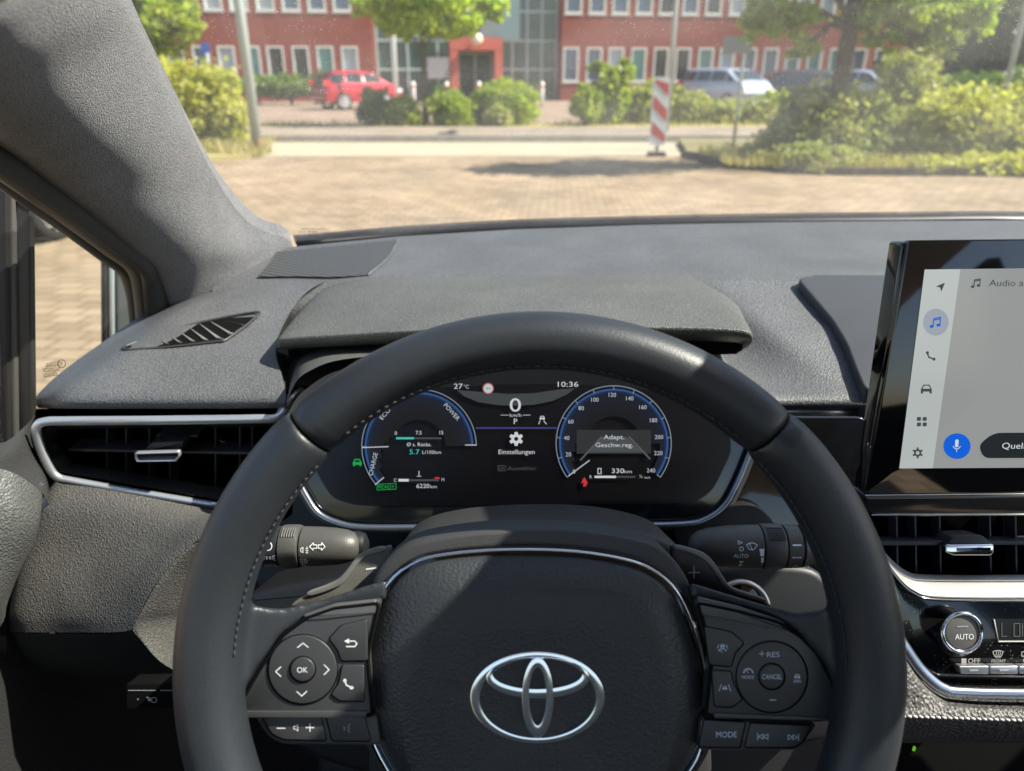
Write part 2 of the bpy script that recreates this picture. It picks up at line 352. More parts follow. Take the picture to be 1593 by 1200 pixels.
# ---------------- building, in its own frame: s along the facade, z up
TH = math.atan(.114); FT = Vector((cos(TH), sin(TH), 0)); FNn = Vector((sin(TH), -cos(TH), 0)); F0 = Vector((-17, 40, 0))
def fs(px, py):
    p = PPL(px, py, F0, FNn); return (p - F0).dot(FT), p.z
def FP(s, z, d=0): return F0 + FT * s + FNn * d + Vector((0, 0, z))
def fbox(mb, s0, s1, z0, z1, d0, d1):
    V = [FP(s, z, d) for z in (z0, z1) for s, d in ((s0, d1), (s1, d1), (s1, d0), (s0, d0))]
    mb.add(V, [(3, 2, 1, 0), (4, 5, 6, 7), (0, 1, 5, 4), (1, 2, 6, 5), (2, 3, 7, 6), (3, 0, 4, 7)])
bld = thing('brick_building', 'long red brick building with white framed windows and a glazed entrance behind the car park', 'building', F0)
brick = groundmat('red_brick', [(.27, .058, .040), (.23, .048, .034)], .25, .08, .006, noise=.14, vert=True, mcol=(.22, .13, .10))
wfr = mat('window_frame', (.62, .62, .58), .5); paneb = mat('pane_blue', (.10, .14, .22), .08, spec=.8); panel = mat('pane_blind', (.42, .46, .50), .4)
panedk = mat('pane_dark', (.02, .025, .03), .06, spec=.8); panet = mat('pane_teal', (.12, .28, .27), .1, spec=.7)
def wins(L0): return [fs(x, 100)[0] for x in L0]
lowL = wins([275, 315, 354, 393, 430, 469, 507, 545]); upL = wins([265, 304, 344, 383, 423, 462, 501, 539])
lowR = wins([888, 924, 958, 993, 1028, 1062, 1097, 1130, 1164, 1198, 1232, 1266, 1300, 1335, 1370, 1410, 1445]); upR = wins([890, 926, 961, 997, 1032, 1067, 1102, 1138, 1172, 1206, 1240, 1275, 1310, 1345, 1380, 1415, 1450])
zl0, zl1 = .95, 2.62; zu0, zu1 = 4.2, 5.9
SL0, SL1 = fs(150, 100)[0], fs(583, 100)[0]; SR0, SR1 = fs(873, 100)[0], fs(1480, 100)[0]
def wing(s0, s1, low, up, mb):
    W = [(s - .42, s + .42, zl0, zl1) for s in low] + [(s - .44, s + .44, zu0, zu1) for s in up]
    S = sorted({s0, s1} | {a for x in W for a in x[:2]}); Z = sorted({0, 10.5, zl0, zl1, zu0, zu1})
    for i in range(len(S) - 1):
        for j in range(len(Z) - 1):
            c = ((S[i] + S[i + 1]) / 2, (Z[j] + Z[j + 1]) / 2)
            if any(a < c[0] < b and e < c[1] < f for a, b, e, f in W): continue
            mb.add([FP(S[i], Z[j]), FP(S[i + 1], Z[j]), FP(S[i + 1], Z[j + 1]), FP(S[i], Z[j + 1])], [(0, 1, 2, 3)])
    fbox(mb, s0, s1, 0, 10.5, -12, -.45)
    for s in (s0, s1): mb.add([FP(s, 0, 0), FP(s, 0, -.5), FP(s, 10.5, -.5), FP(s, 10.5, 0)], [(0, 1, 2, 3)])
    mb.add([FP(s0, 10.5, 0), FP(s1, 10.5, 0), FP(s1, 10.5, -.5), FP(s0, 10.5, -.5)], [(0, 1, 2, 3)])
    random.seed(3)
    for a, b, e, f in W:
        fr = MB(); t = .09
        for q in ((a, a + t, e, f), (b - t, b, e, f), (a + t, b - t, e, e + t), (a + t, b - t, f - t, f), (a - .06, b + .06, e - .07, e - .005)): fbox(fr, *q, -.2, .04 if q[3] <= e else .02)
        w_ = fr.build('window', wfr, bld, False)
        p = MB(); fbox(p, a + t, b - t, e + t, f - t, -.16, -.12); p.build('pane', random.choice([paneb, paneb, panedk, panel] if e > 3 else [panedk, paneb, panel, panet]), w_, False)
mb = MB(); wing(SL0, SL1, lowL, upL, mb); wing(SR0, SR1, lowR, upR, mb); mb.build('wall', brick, bld, False)
# glazed stair hall between the wings
g = MB(); fbox(g, SL1 + .01, SR0 - .01, 0, 9.8, -12, -1.2); g.build('hall', mat('hall_panel', (.22, .36, .34), .4), bld, False)
gl = MB(); mu = MB()
sA, sB, sC = fs(690, 100)[0], fs(785, 100)[0], fs(815, 100)[0]
gx = list(np.linspace(SL1 + .1, SR0 - .1, 13))
for i in range(12):
    for j, (a, b) in enumerate([(.1, 1.5), (1.6, 2.9), (3.0, 4.3), (4.4, 5.7), (5.8, 7.2), (7.3, 8.8)]): fbox(gl, gx[i] + .06, gx[i + 1] - .06, a, b, -1.19, -1.12)
gl.build('glazing', mat('hall_glass', (.05, .09, .09), .08, spec=.9), bld, False)
for x in gx: fbox(mu, x - .05, x + .05, 0, 9, -1.18, -1.0)
for z in (1.5, 2.9, 4.3, 5.7, 7.2): fbox(mu, SL1 + .1, SR0 - .1, z, z + .1, -1.17, -1.02)
mu.build('mullions', mat('mullion', (.45, .55, .53), .4), bld, False)
tl = MB(); fbox(tl, fs(640, 50)[0], fs(690, 50)[0], 3.1, 9.2, -1.1, -.96); fbox(tl, fs(750, 50)[0], fs(812, 50)[0], 3.0, 9.2, -1.1, -.96)
tl.build('teal_panel', mat('teal', (.30, .50, .48), .35), bld, False)
po = MB(); s0, s1 = fs(700, 100)[0], fs(781, 100)[0]
fbox(po, s0, s1, 2.45, 3.05, -1.0, .4); fbox(po, s0, s0 + .42, 0, 2.45, -1.0, .39); fbox(po, s1 - .42, s1, 0, 2.45, -1.0, .39)
po.build('porch', mat('porch_red', (.50, .12, .08), .6), bld, False)
dr = MB(); fbox(dr, s0 + .42, s1 - .42, 0, 2.45, -.9, -.8); d_ = dr.build('door', mat('door_glass', (.02, .035, .03), .1), bld, False)
df = MB(); sm = (s0 + s1) / 2
for a in (s0 + .45, sm - .04, s1 - .53): fbox(df, a, a + .08, 0, 2.4, -.8, -.75)
fbox(df, s0 + .53, s1 - .53, 2.3, 2.4, -.8, -.76); df.build('frame', mat('door_frame', (.35, .38, .36), .4), d_, False)
lp = MB(); c = FP(sm, 2.95, .75)
for i in range(8):
    a0, a1 = pi * i / 8, pi * (i + 1) / 8
    k = len(lp.V)
    for a in (a0, a1):
        for b in range(14): lp.V.append(c + Vector((cos(2 * pi * b / 14) * sin(a), sin(2 * pi * b / 14) * sin(a), cos(a))) * .3)
    for b in range(14): lp.F.append([k + b, k + (b + 1) % 14, k + 14 + (b + 1) % 14, k + 14 + b])
lp.build('globe_lamp', mat('lamp_globe', (.75, .66, .5), .4), bld)
sb = MB(); a, z = fs(690, 118); fbox(sb, fs(665, 110)[0], fs(698, 110)[0], 1.1, 2.1, .6, .7); sb.build('notice_board', mat('notice_board', (.30, .27, .28), .6), bld, False)

# ---------------- vegetation
def leaves(C, size, rs, flat=0):
    """C: (n,3) leaf centres -> one quad per leaf with random tilt"""
    n = len(C); a = rs.normal(size=(n, 3)); a /= np.linalg.norm(a, axis=1)[:, None]; b = rs.normal(size=(n, 3)); b -= a * (a * b).sum(1)[:, None]; b /= np.linalg.norm(b, axis=1)[:, None]
    s = size * (.6 + .8 * rs.random((n, 1))); a = a * s * .5; b = b * s * .32
    V = np.stack([C - a, C + b, C + a, C - b], 1).reshape(-1, 3); return V
def leafobj(name, C, size, m, parent, seed):
    rs = np.random.RandomState(seed); V = leaves(C, size, rs) - np.array(root_of(parent).location)
    n = len(C); me = bpy.data.meshes.new(name); me.vertices.add(4 * n); me.vertices.foreach_set('co', V.ravel()); me.loops.add(4 * n); me.loops.foreach_set('vertex_index', np.arange(4 * n))
    me.polygons.add(n); me.polygons.foreach_set('loop_start', np.arange(n) * 4); me.update(); me.validate(); me.materials.append(m)
    o = bpy.data.objects.new(name, me); COL.objects.link(o); o.parent = parent; return o
def clump(lobes, n, rs, shell=.55, rough=.22):
    """points in a set of ellipsoid lobes (c, r) broken into small clumps, denser at the shell"""
    w_ = np.array([l[1][0] * l[1][2] for l in lobes]); w_ = w_ / w_.sum(); out = []
    for (c, r), q in zip(lobes, w_):
        k = max(12, int(n * q / 26)); d = rs.normal(size=(k, 3)); d /= np.linalg.norm(d, axis=1)[:, None]
        rad = shell + (1 - shell) * rs.random((k, 1)) ** .6; rad *= 1 + rough * rs.normal(size=(k, 1)) * .5
        cc = np.array(c) + d * rad * np.array(r); m = int(n * q / k)
        p = cc.repeat(m, 0) + rs.normal(size=(k * m, 3)) * np.array(r) * .13; out.append(p)
    p = np.concatenate(out); return p[p[:, 2] > .05]
LM = {'lime': leafmat('leaf_lime', (.28, .36, .03), (.46, .48, .06), .5), 'green': leafmat('leaf_green', (.08, .14, .025), (.17, .23, .05)), 'bright': leafmat('leaf_bright', (.20, .27, .03), (.36, .38, .05), .5),
      'yellow': leafmat('leaf_yellow', (.34, .33, .08), (.50, .46, .14), .4), 'dark': leafmat('leaf_dark', (.045, .08, .03), (.09, .12, .04)), 'olive': leafmat('leaf_olive', (.24, .26, .09), (.38, .36, .14), .4)}
stemm = mat('bark', (.09, .07, .05), .9, bump=('noise', 30, .8, .02), vary=.25, vscale=8)
def bush(label, cat, Y, lobes, n, size, m, seed, group=None, name='bush', z0=0, dep=.8, trunk=True):
    """lobes as (px, py, rx px, ry px, depth offset m)"""
    rs = np.random.RandomState(seed); k = Y / FPX / .93; L = []
    for l in lobes:
        px, py, rx, ry = l[:4]; y = Y + (l[4] if len(l) > 4 else 0); c = PY(px, py, y); kk = (c - CAM).length / math.hypot(FPX, math.hypot(px - CX, py - CY)); L.append(((c.x, c.y, c.z), (rx * kk, rx * kk * dep, ry * kk)))
    c0 = L[0][0]; t = thing(name, label, cat, (c0[0], c0[1], z0), group); st = MB()
    for c, r in L:
        for q in range(4):
            st.tube([(c[0] + rs.uniform(-.1, .1), c[1], z0), (c[0] + rs.uniform(-.4, .4) * r[0], c[1] + rs.uniform(-.3, .3) * r[1], c[2] * .6 + z0 * .4), (c[0] + rs.uniform(-.7, .7) * r[0], c[1], c[2] + r[2] * .4)], [.025, .018, .006], 5)
    st.build('stem', stemm, t); leafobj('foliage', clump(L, n, rs, .5), size, LM[m], t, seed); return t
bush('big pale green bush filling the verge left of the leaning post', 'bush', 14.0, [(300, 160, 70, 55), (345, 180, 42, 45), (262, 150, 55, 48, .8), (215, 170, 60, 60, 1)], 15000, .11, 'yellow', 1)
bush('low clipped hedge between the pale bush and the red car', 'hedge', 36, [(330, 132, 45, 16), (400, 134, 45, 16), (450, 134, 40, 17), (490, 134, 30, 16)], 5000, .2, 'green', 2, name='hedge')
g_ = 'round shrubs in the planting strip'
bush('dark green shrub standing right in front of the red car', 'shrub', 18.9, [(583, 172, 24, 30), (600, 180, 20, 24)], 4500, .1, 'green', 3, g_, 'shrub')
bush('yellow green ball shrub just left of the young tree trunk', 'shrub', 18.7, [(630, 178, 24, 24), (615, 180, 16, 20)], 4200, .09, 'bright', 4, g_, 'shrub')
bush('neat round green shrub just right of the young tree trunk', 'shrub', 18.6, [(704, 176, 32, 28)], 5000, .085, 'bright', 5, g_, 'shrub')
bush('small loose green shrub behind the neat round one', 'shrub', 19.4, [(692, 152, 24, 16), (742, 174, 14, 26)], 2600, .1, 'green', 6, g_, 'shrub')
bush('largest round golden green shrub in front of the porch', 'shrub', 19.1, [(792, 165, 44, 34), (770, 150, 25, 22)], 7500, .085, 'bright', 7, g_, 'shrub')
bush('small grey green ball shrub at the foot of the largest one', 'shrub', 18.4, [(776, 184, 20, 17)], 2600, .08, 'olive', 8, g_, 'shrub')
bush('small bright shrub with a gap of lawn on its left', 'shrub', 18.8, [(915, 165, 24, 22), (912, 148, 16, 14)], 3000, .1, 'bright', 9, g_, 'shrub')
bush('tall feathery shrub with upright shoots left of the striped beacon', 'shrub', 19.2, [(955, 140, 26, 30), (948, 170, 22, 26), (970, 112, 16, 18), (925, 105, 12, 8)], 5000, .13, 'bright', 10, g_, 'shrub')
bush('dark hedge behind the striped beacon', 'hedge', 19.8, [(1005, 168, 40, 32), (1065, 172, 42, 28), (1120, 180, 42, 20), (1170, 180, 40, 22), (1030, 142, 36, 10)], 13000, .11, 'olive', 11, name='hedge')
bush('yellow topped shrub behind the sign pole', 'shrub', 21, [(1160, 172, 26, 14), (1205, 162, 26, 18)], 3600, .12, 'bright', 12, g_, 'shrub')
bush('large drab olive bush under the big tree', 'bush', 11.2, [(1290, 205, 75, 62), (1230, 235, 60, 42), (1340, 225, 52, 52), (1270, 165, 50, 28), (1360, 180, 28, 30, .5), (1190, 252, 40, 22, -.2), (1250, 262, 50, 14, -.6), (1330, 264, 50, 14, -.6), (1270, 250, 60, 24, -.9)], 30000, .075, 'olive', 13)
bush('bright yellow bush spreading to the right of the olive one', 'bush', 11.0, [(1450, 225, 62, 42), (1510, 205, 70, 55), (1570, 230, 62, 50), (1480, 178, 66, 34), (1620, 200, 60, 60), (1400, 248, 40, 30), (1500, 262, 60, 16, -.5), (1590, 258, 60, 20, -.4), (1440, 262, 50, 18, -.9), (1530, 262, 60, 20, -1.0), (1610, 258, 60, 24, -1.0)], 40000, .07, 'yellow', 14)
bush('round grey green bush behind the yellow one', 'bush', 20, [(1412, 130, 42, 44), (1380, 165, 30, 25)], 6000, .12, 'olive', 15)
bush('dense green bush beside the far right lamp post', 'bush', 24, [(1500, 140, 50, 22), (1580, 140, 50, 26), (1450, 150, 30, 18)], 6000, .14, 'green', 16)
# grass tufts (uncountable)
def tufts(name, regs, n, h, m, seed):
    rs = np.random.RandomState(seed); V = []; Fc = []
    for i in range(n):
        x0, x1, y0, y1, z = regs[rs.randint(len(regs))]; x, y = rs.uniform(x0, x1), rs.uniform(y0, y1); a = rs.uniform(0, pi); hh = h * rs.uniform(.4, 1.3); q = rs.uniform(-.5, .5, 2) * hh
        k = len(V); V += [(x - .012 * cos(a), y - .012 * sin(a), z), (x + .012 * cos(a), y + .012 * sin(a), z), (x + q[0], y + q[1], z + hh)]; Fc.append((k, k + 1, k + 2))
    o = obj(name, V, Fc, m, None, False); o['kind'] = 'stuff'; tag(o, 'dry yellow grass growing along the verge and the planting strip', 'grass'); return o
tufts('grass', [(-7.5, -4.2, 11.9, 13.4, .07), (-9, -4.4, 12.5, 14.5, .07), (-6.5, -4.0, 12.0, 12.9, .0), (-10, 10, 18.1, 19.5, .1), (2.9, 6, 10.0, 12.2, .09), (4, 13, 9.8, 10.3, .09)], 11000, .16, leafmat('dry_blade', (.42, .34, .16), (.28, .25, .09), .3), 5)

def tree(label, base, H, r, crown, n, size, m, seed, lean=0, branch=True):
    rs = np.random.RandomState(seed); t = thing('tree', label, 'tree', base); bx, by, bz = base
    tr = MB(); P = [(bx + lean * q * H, by + .05 * sin(q * 5), bz + q * H) for q in np.linspace(0, 1, 8)]; tr.tube(P, list(np.linspace(r, r * .45, 8)), 10)
    L = []
    for l in crown:
        px, py, rx, ry = l[:4]; y = by + (l[4] if len(l) > 4 else 0); c = PY(px, py, y); kk = (c - CAM).length / math.hypot(FPX, math.hypot(px - CX, py - CY)); L.append(((c.x, c.y, c.z), (rx * kk, rx * kk * .9, ry * kk)))
        h0 = min(H, max(H * .45, c.z - r * 4)); p0 = Vector((bx + lean * h0, by, bz + h0 * .9)); p2 = Vector(c); p1 = (p0 + p2) / 2 + Vector((0, 0, .15)); tr.tube([p0, p1, p2], [r * .4, r * .22, r * .07], 6)
        for q in range(4): tr.tube([p1, p2 + Vector(rs.normal(size=3) * np.array(L[-1][1]) * .5)], [r * .14, r * .04], 5)
    tr.build('trunk', stemm, t); leafobj('crown', clump(L, n, rs, .35, .3), size, LM[m], t, seed); return t
b = PZ(655, 200, .1); tree('young lime green tree in front of the glazed entrance', (b.x, 18.7, .1), 2.6, .085, [(660, 20, 60, 34), (600, 15, 45, 28), (730, 20, 48, 26), (660, -40, 90, 50), (570, 0, 28, 26), (765, 8, 24, 22), (700, 45, 40, 14), (622, 50, 26, 12)], 9000, .14, 'lime', 21)
tree('leafy green tree at the left edge of the windscreen', (-11.2, 18.5, 0), 4, .12, [(245, 30, 55, 45), (220, 62, 36, 32), (275, 15, 30, 35), (200, 0, 60, 60)], 11000, .16, 'bright', 22)
tree('big tree with a thick dark trunk rising from the olive bush', (4.56, 11.0, 0), 4.4, .135, [(1222, 28, 60, 34), (1345, 22, 42, 30), (1440, 25, 60, 36), (1240, -60, 90, 40), (1400, -60, 90, 40), (1182, 18, 35, 30), (1510, 15, 42, 40), (1252, 70, 34, 18), (1385, 66, 36, 16), (1462, 72, 32, 18), (1230, -150, 110, 55, -.8), (1380, -160, 110, 60, -.6), (1300, -240, 120, 60, -.6)], 15500, .095, 'bright', 23, lean=.015)
for i, (px, Y, s) in enumerate([(1430, 40, 1.0), (1520, 38, 1.1), (1600, 36, 1.0), (1680, 38, 1.2), (180, 48, 1.0), (60, 46, 1.2)]):
    lab = ['dark background tree directly right of the brick building', 'dark background tree behind the far right lamp post', 'dark background tree cut by the right edge of the photograph', 'dark tree beyond the right edge of the windscreen view', 'tree beyond the left end of the brick building', 'tree hidden behind the left windscreen pillar'][i]
    x = (px - CX) / 1230 * Y; rs = np.random.RandomState(40 + i); t = thing('tree', lab, 'tree', (x, Y, 0), 'trees at the ends of the building'); tr = MB(); tr.tube([(x, Y, 0), (x + .1, Y, 3), (x, Y, 6)], [.25, .2, .1], 8); tr.build('trunk', stemm, t)
    L = [((x + rs.uniform(-1.5, 1.5), Y + rs.uniform(-1, 1), 1.6 + 1.3 * q * s), (2.4, 2, 1.7)) for q in range(7)]; leafobj('crown', clump(L, 7000, rs, .4), .32, LM['dark'], t, 40 + i)
# far wood as one mass behind everything
rs = np.random.RandomState(77); L = [((x, 75 + rs.uniform(-4, 4), 5 + rs.uniform(-1, 1)), (5, 4, 7)) for x in np.linspace(-90, 90, 26)]
fw = thing('far_wood', 'distant belt of trees closing the view beyond the car park', 'wood', (0, 75, 0), kind='stuff'); leafobj('foliage', clump(L, 16000, rs, .4), .9, LM['dark'], fw, 77)

# ---------------- street furniture
galv = mat('galvanised', (.36, .39, .38), .5, .3); whitem = mat('white_paint', (.78, .78, .75), .4); redm = mat('signal_red', (.55, .05, .04), .45)
def post(label, p0, p1, r, m, name='lamp_post', cat='lamp post', group=None, extra=None, top=None):
    t = thing(name, label, cat, (p0.x, p0.y, 0), group); mb = MB(); q = Vector((p0.x, p0.y, 0)); d = Vector(p1); mb.tube([q, q.lerp(d, .5), d], [r, r * .9, r * .75], 12); mb.tube([q, q + Vector((0, 0, .05))], [r * 1.5, r * 1.45], 12); mb.build('pole', m, t)
    if extra: extra(t)
    return t
a = PZ(401, 232, .07)
def lamphead(t):
    l = t.location; m2 = MB(); m2.tube([(l.x, l.y, 5.0), (l.x + .1, l.y - .5, 5.15), (l.x + .1, l.y - .9, 5.18)], [.05, .05, .04], 8); m2.build('arm', galv, t)
    m3 = MB(); m3.box((l.x - .05, l.y - 1.5, 5.12), (l.x + .25, l.y - .8, 5.24)); m3.build('lamp_head', mat('lamp_grey', (.3, .3, .3), .5), t, False)
post('thick pale grey lamp post on the left verge', a, Vector((a.x, a.y, 5.0)), .085, galv, extra=lamphead)
a2 = PY(1555, 178, 13.5); post('lean grey lamp post at the far right behind the yellow bush', a2, Vector((a2.x, a2.y, 5.0)), .05, galv, extra=lamphead)
a3 = PY(1042, 130, 16.5); post('slim grey lamp post right behind the striped beacon', a3, Vector((a3.x, a3.y, 5.0)), .05, galv, extra=lamphead)
a4 = PY(617, 140, 30); post('white flagpole in front of the teal glazing', a4, Vector((a4.x, a4.y, 7)), .065, whitem, 'flagpole', 'flagpole')
a5 = PZ(1140, 235, 0)
def signp(t):
    l = t.location; c = PY(1146, 70, l.y); m2 = MB(); m2.box((c.x - .24, c.y - .06, c.z - .13), (c.x + .24, c.y - .045, c.z + .13)); m2.build('sign_plate', mat('sign_back', (.20, .20, .22), .5), t, False)
post('slim grey sign pole carrying a small grey plate', a5, Vector((a5.x, a5.y, 2.9)), .03, galv, 'sign_pole', 'sign', extra=signp)
# leaning wooden post with red reflector
t = thing('marker_post', 'leaning rusty brown stake with a red reflector beside the thick lamp post', 'post', PZ(404, 233, .07)); p0, p1 = PZ(404, 233, .07), PY(388, 128, 13.3)
mb = MB(); mb.tube([p0, p1], [.045, .04], 8); mb.build('stake', mat('rusty_wood', (.32, .17, .10), .85), t); mb = MB(); q = PY(390, 150, 13.25); mb.box((q.x - .05, q.y - .08, q.z - .17), (q.x + .07, q.y - .05, q.z + .17)); mb.build('reflector', redm, t, False)
# bollards
for i, (px, lab) in enumerate([(643, 'white bollard standing left of the young tree trunk, under the teal glazing'), (695, 'white bollard just left of the red porch'), (745, 'white bollard in front of the middle of the porch door'), (843, 'white bollard right of the porch before the tall glazing')]):
    p = PY(px, 145, 33); t = thing('bollard', lab, 'bollard', (p.x, 33, 0), 'white bollards before the entrance'); mb = MB(); mb.tube([(p.x, 33, 0), (p.x, 33, .95), (p.x, 33, 1.0)], [.09, .09, .07], 12); mb.build('post', whitem, t); mb = MB(); mb.tube([(p.x, 33, .78), (p.x, 33, .86)], .093, 12); mb.build('band', redm, t)
# striped beacon
b = PZ(1021, 243, .0); t = thing('traffic_beacon', 'white roadworks beacon board with red diagonal stripes', 'beacon', (b.x, b.y, 0)); yb = b.y; kx = yb / 1236
x0, x1 = b.x - .13, b.x + .13; zt, zb = PY(1027, 120, yb).z, PY(1021, 226, yb).z; mb = MB(); pr = rnd([(x0, zb), (x1, zb), (x1, zt), (x0, zt)], .06)
n_ = len(pr); mb.add([(p[0], yb - .03, p[1]) for p in pr] + [(p[0], yb + .03, p[1]) for p in pr], [list(range(n_)), list(range(2 * n_ - 1, n_ - 1, -1))] + [(i, n_ + i, n_ + (i + 1) % n_, (i + 1) % n_) for i in range(n_)]); recalc(mb.build('board', whitem, t, False))
def clipband(z0, sl, h):
    P = [(x0 + .015, z0), (x1 - .015, z0 - sl), (x1 - .015, z0 - sl - h), (x0 + .015, z0 - h)]; return [(a, min(max(c, zb + .03), zt - .03)) for a, c in P]
mb = MB()
for q in range(4):
    P = clipband(zt + .12 - q * .38, .22, .19)
    if max(p[1] for p in P) - min(p[1] for p in P) > .02: mb.add([(p[0], yb - .034, p[1]) for p in P], [(0, 1, 2, 3)])
mb.build('red_stripe', redm, t, False); mb = MB(); mb.tube([(b.x, yb, .08), (b.x, yb, zb + .02)], .03, 8); mb.build('stem', galv, t); mb = MB(); mb.box((b.x - .13, yb - .14, 0), (b.x + .13, yb + .14, .06)); mb.build('foot', rubber, t, False)
# blue parking sign by the left wing
p = PY(320, 75, 36); t = thing('parking_sign', 'small blue square sign on a thin pole before the left wing', 'sign', (p.x, 36, 0)); mb = MB(); mb.tube([(p.x, 36, 0), (p.x, 36, p.z + .2)], .035, 8); mb.build('pole', galv, t); mb = MB(); mb.box((p.x - .2, 35.93, p.z - .2), (p.x + .2, 35.95, p.z + .2)); mb.build('sign_plate', mat('sign_blue', (.05, .14, .45), .4), t, False)

# ---------------- cars
def car(label, loc, heading, L, H, col, prof='hatch', group='cars in the car park', rough=.25):
    t = thing('parked_car', label, 'car', loc, group); M = Matrix.Translation(Vector(loc)) @ Matrix.Rotation(heading, 4, 'Z')
    body = mat('paint_%d_%d_%d' % tuple(int(c * 99) for c in col), col, rough, .1, coat=1); hw = .87; zb = .28
    # stations along length: x, deck height, roof height (0 = no cabin)
    if prof == 'hatch': S = [(0, .55, .75), (.03, .86, .98), (.06, .92, 1.15), (.14, .95, .97 * H), (.25, .95, H), (.5, .95, H), (.62, .95, H * .96), (.74, .95, H * .80), (.82, .94, .97), (.9, .88, .90), (.97, .75, .78), (1, .5, .52)]
    elif prof == 'van': S = [(0, .6, .8), (.01, .95, H * .93), (.05, 1.0, H), (.3, 1.0, H), (.6, 1.0, H), (.7, 1.0, H * .97), (.82, 1.0, H * .78), (.9, .98, 1.02), (.97, .8, .84), (1, .5, .55)]
    else: S = [(0, .55, .7), (.03, .88, .92), (.1, .93, 1.0), (.2, .93, H * .88), (.32, .93, H), (.5, .93, H), (.6, .93, H * .95), (.72, .93, 1.0), (.85, .87, .9), (.96, .72, .75), (1, .5, .52)]
    X = [s[0] for s in S]; xs = list(np.linspace(0, 1, 41)); dk = np.interp(xs, X, [s[1] for s in S]); rf = np.interp(xs, X, [s[2] for s in S])
    def sec(i, e=0):
        x = (xs[i] - .5) * L; k = 1 - .14 * abs(2 * xs[i] - 1) ** 4; b = hw * k; d, r = dk[i], max(rf[i], dk[i] + .01); tb = (r - d) * .32
        zz = zb + (.12 if xs[i] < .02 or xs[i] > .98 else 0)
        return [(x, b * .93, zz), (x, b * 1.0 + e, zz + .22), (x, b * .985 + e, d - .08), (x, b * .95 + e, d), (x, b * .95 - tb + e, d + (r - d) * .86), (x, b * .8 - tb, r - .01 + e), (x, 0, r + .015 + e)]
    V = []; Fc = []; n = 13
    for i in range(41):
        h = sec(i); V += [M @ Vector(p) for p in h] + [M @ Vector((p[0], -p[1], p[2])) for p in h[-2::-1]]
    for i in range(40):
        for k in range(n - 1): Fc.append((i * n + k, (i + 1) * n + k, (i + 1) * n + k + 1, i * n + k + 1))
        Fc.append((i * n + n - 1, (i + 1) * n + n - 1, (i + 1) * n, i * n))
    Fc.append(list(range(n))); Fc.append([40 * n + k for k in range(n)][::-1]); o = recalc(obj('body', V, Fc, body, t)); sharp(o, 50)
    gl = mat('car_glass', (.02, .025, .03), .05, spec=.9); cab = [i for i in range(41) if rf[i] - dk[i] > .12]
    for sgn in (1, -1):
        V = []; Fc = []
        I = [i for i in cab if cab[0] + 1 <= i <= cab[-1] - 1]
        for i in I:
            h = sec(i, .006); a = Vector(h[3]); b_ = Vector(h[4]); V += [M @ Vector((p.x, p.y * sgn, p.z)) for p in (a.lerp(b_, .1), a.lerp(b_, .92))]
        for q in range(len(I) - 1):
            if xs[I[q]] % .23 < .02: continue
            Fc.append((2 * q, 2 * q + 2, 2 * q + 3, 2 * q + 1))
        obj('side_window', V, Fc, gl, t)
    for nm, seg in (('rear_window', [i for i in range(41) if xs[i] < .3 and rf[i] < H * .975 and rf[i] > dk[i] + .1]), ('windscreen', [i for i in range(41) if xs[i] > .5 and rf[i] < H * .965 and rf[i] > dk[i] + .06])):
        if len(seg) < 2: continue
        V = []; Fc = []
        for i in seg:
            h = sec(i, .01); V += [M @ Vector((h[5][0], s * h[5][1] * .98, h[5][2] + .02)) for s in (1, -1)]
        for q in range(len(seg) - 1): Fc.append((2 * q, 2 * q + 2, 2 * q + 3, 2 * q + 1))
        obj(nm, V, Fc, gl, t)
    tl = mat('tail_red', (.55, .02, .02), .2, coat=1); hl = mat('headlight', (.7, .72, .75), .1, coat=1)
    for s in (1, -1):
        mb = MB(); mb.box((-.5 * L - .01, s * .60, .86), (-.5 * L + .22, s * .83, 1.08), M); recalc(mb.build('tail_light', tl, t, False)); mb = MB(); mb.box((.5 * L - .3, s * .5, .62), (.5 * L - .03, s * .80, .76), M); recalc(mb.build('headlight', hl, t, False))
    for fx in (-.5 * L + .72, .5 * L - .82):
        for s in (1, -1):
            c = Vector((fx, s * (hw - .09), .31)); ty = MB(); Pn = [(-.1, .24), (-.1, .31), (-.06, .325), (.06, .325), (.1, .31), (.1, .24)]; V = []; Fc = []
            for k in range(24):
                a = 2 * pi * k / 24; V += [M @ (c + Vector((r_ * cos(a), q, r_ * sin(a)))) for q, r_ in Pn]
            for k in range(24):
                for j in range(5): Fc.append((k * 6 + j, ((k + 1) % 24) * 6 + j, ((k + 1) % 24) * 6 + j + 1, k * 6 + j + 1))
            wl = obj('wheel', V, Fc, mat('tyre', (.02, .02, .02), .8), t); rm = MB(); yo = s * .085
            for k in range(10):
                a = 2 * pi * k / 10; d = Vector((cos(a), 0, sin(a))); e = Vector((-sin(a), 0, cos(a)))
                rm.add([M @ (c + d * .05 - e * .03 + Vector((0, yo, 0))), M @ (c + d * .05 + e * .03 + Vector((0, yo, 0))), M @ (c + d * .235 + e * .035 + Vector((0, yo, 0))), M @ (c + d * .235 - e * .035 + Vector((0, yo, 0)))], [(0, 1, 2, 3)])
            rm.add([M @ (c + Vector((r_ * cos(2 * pi * k / 24), yo, r_ * sin(2 * pi * k / 24)))) for r_ in (.245, .215) for k in range(24)], [(k, (k + 1) % 24, 24 + (k + 1) % 24, 24 + k) for k in range(24)])
            rm.add([M @ (c + Vector((.07 * cos(2 * pi * k / 12), yo, .07 * sin(2 * pi * k / 12)))) for k in range(12)], [list(range(12))]); rm.build('rim', mat('alloy', (.6, .6, .62), .3, .7), wl, False)
    return t
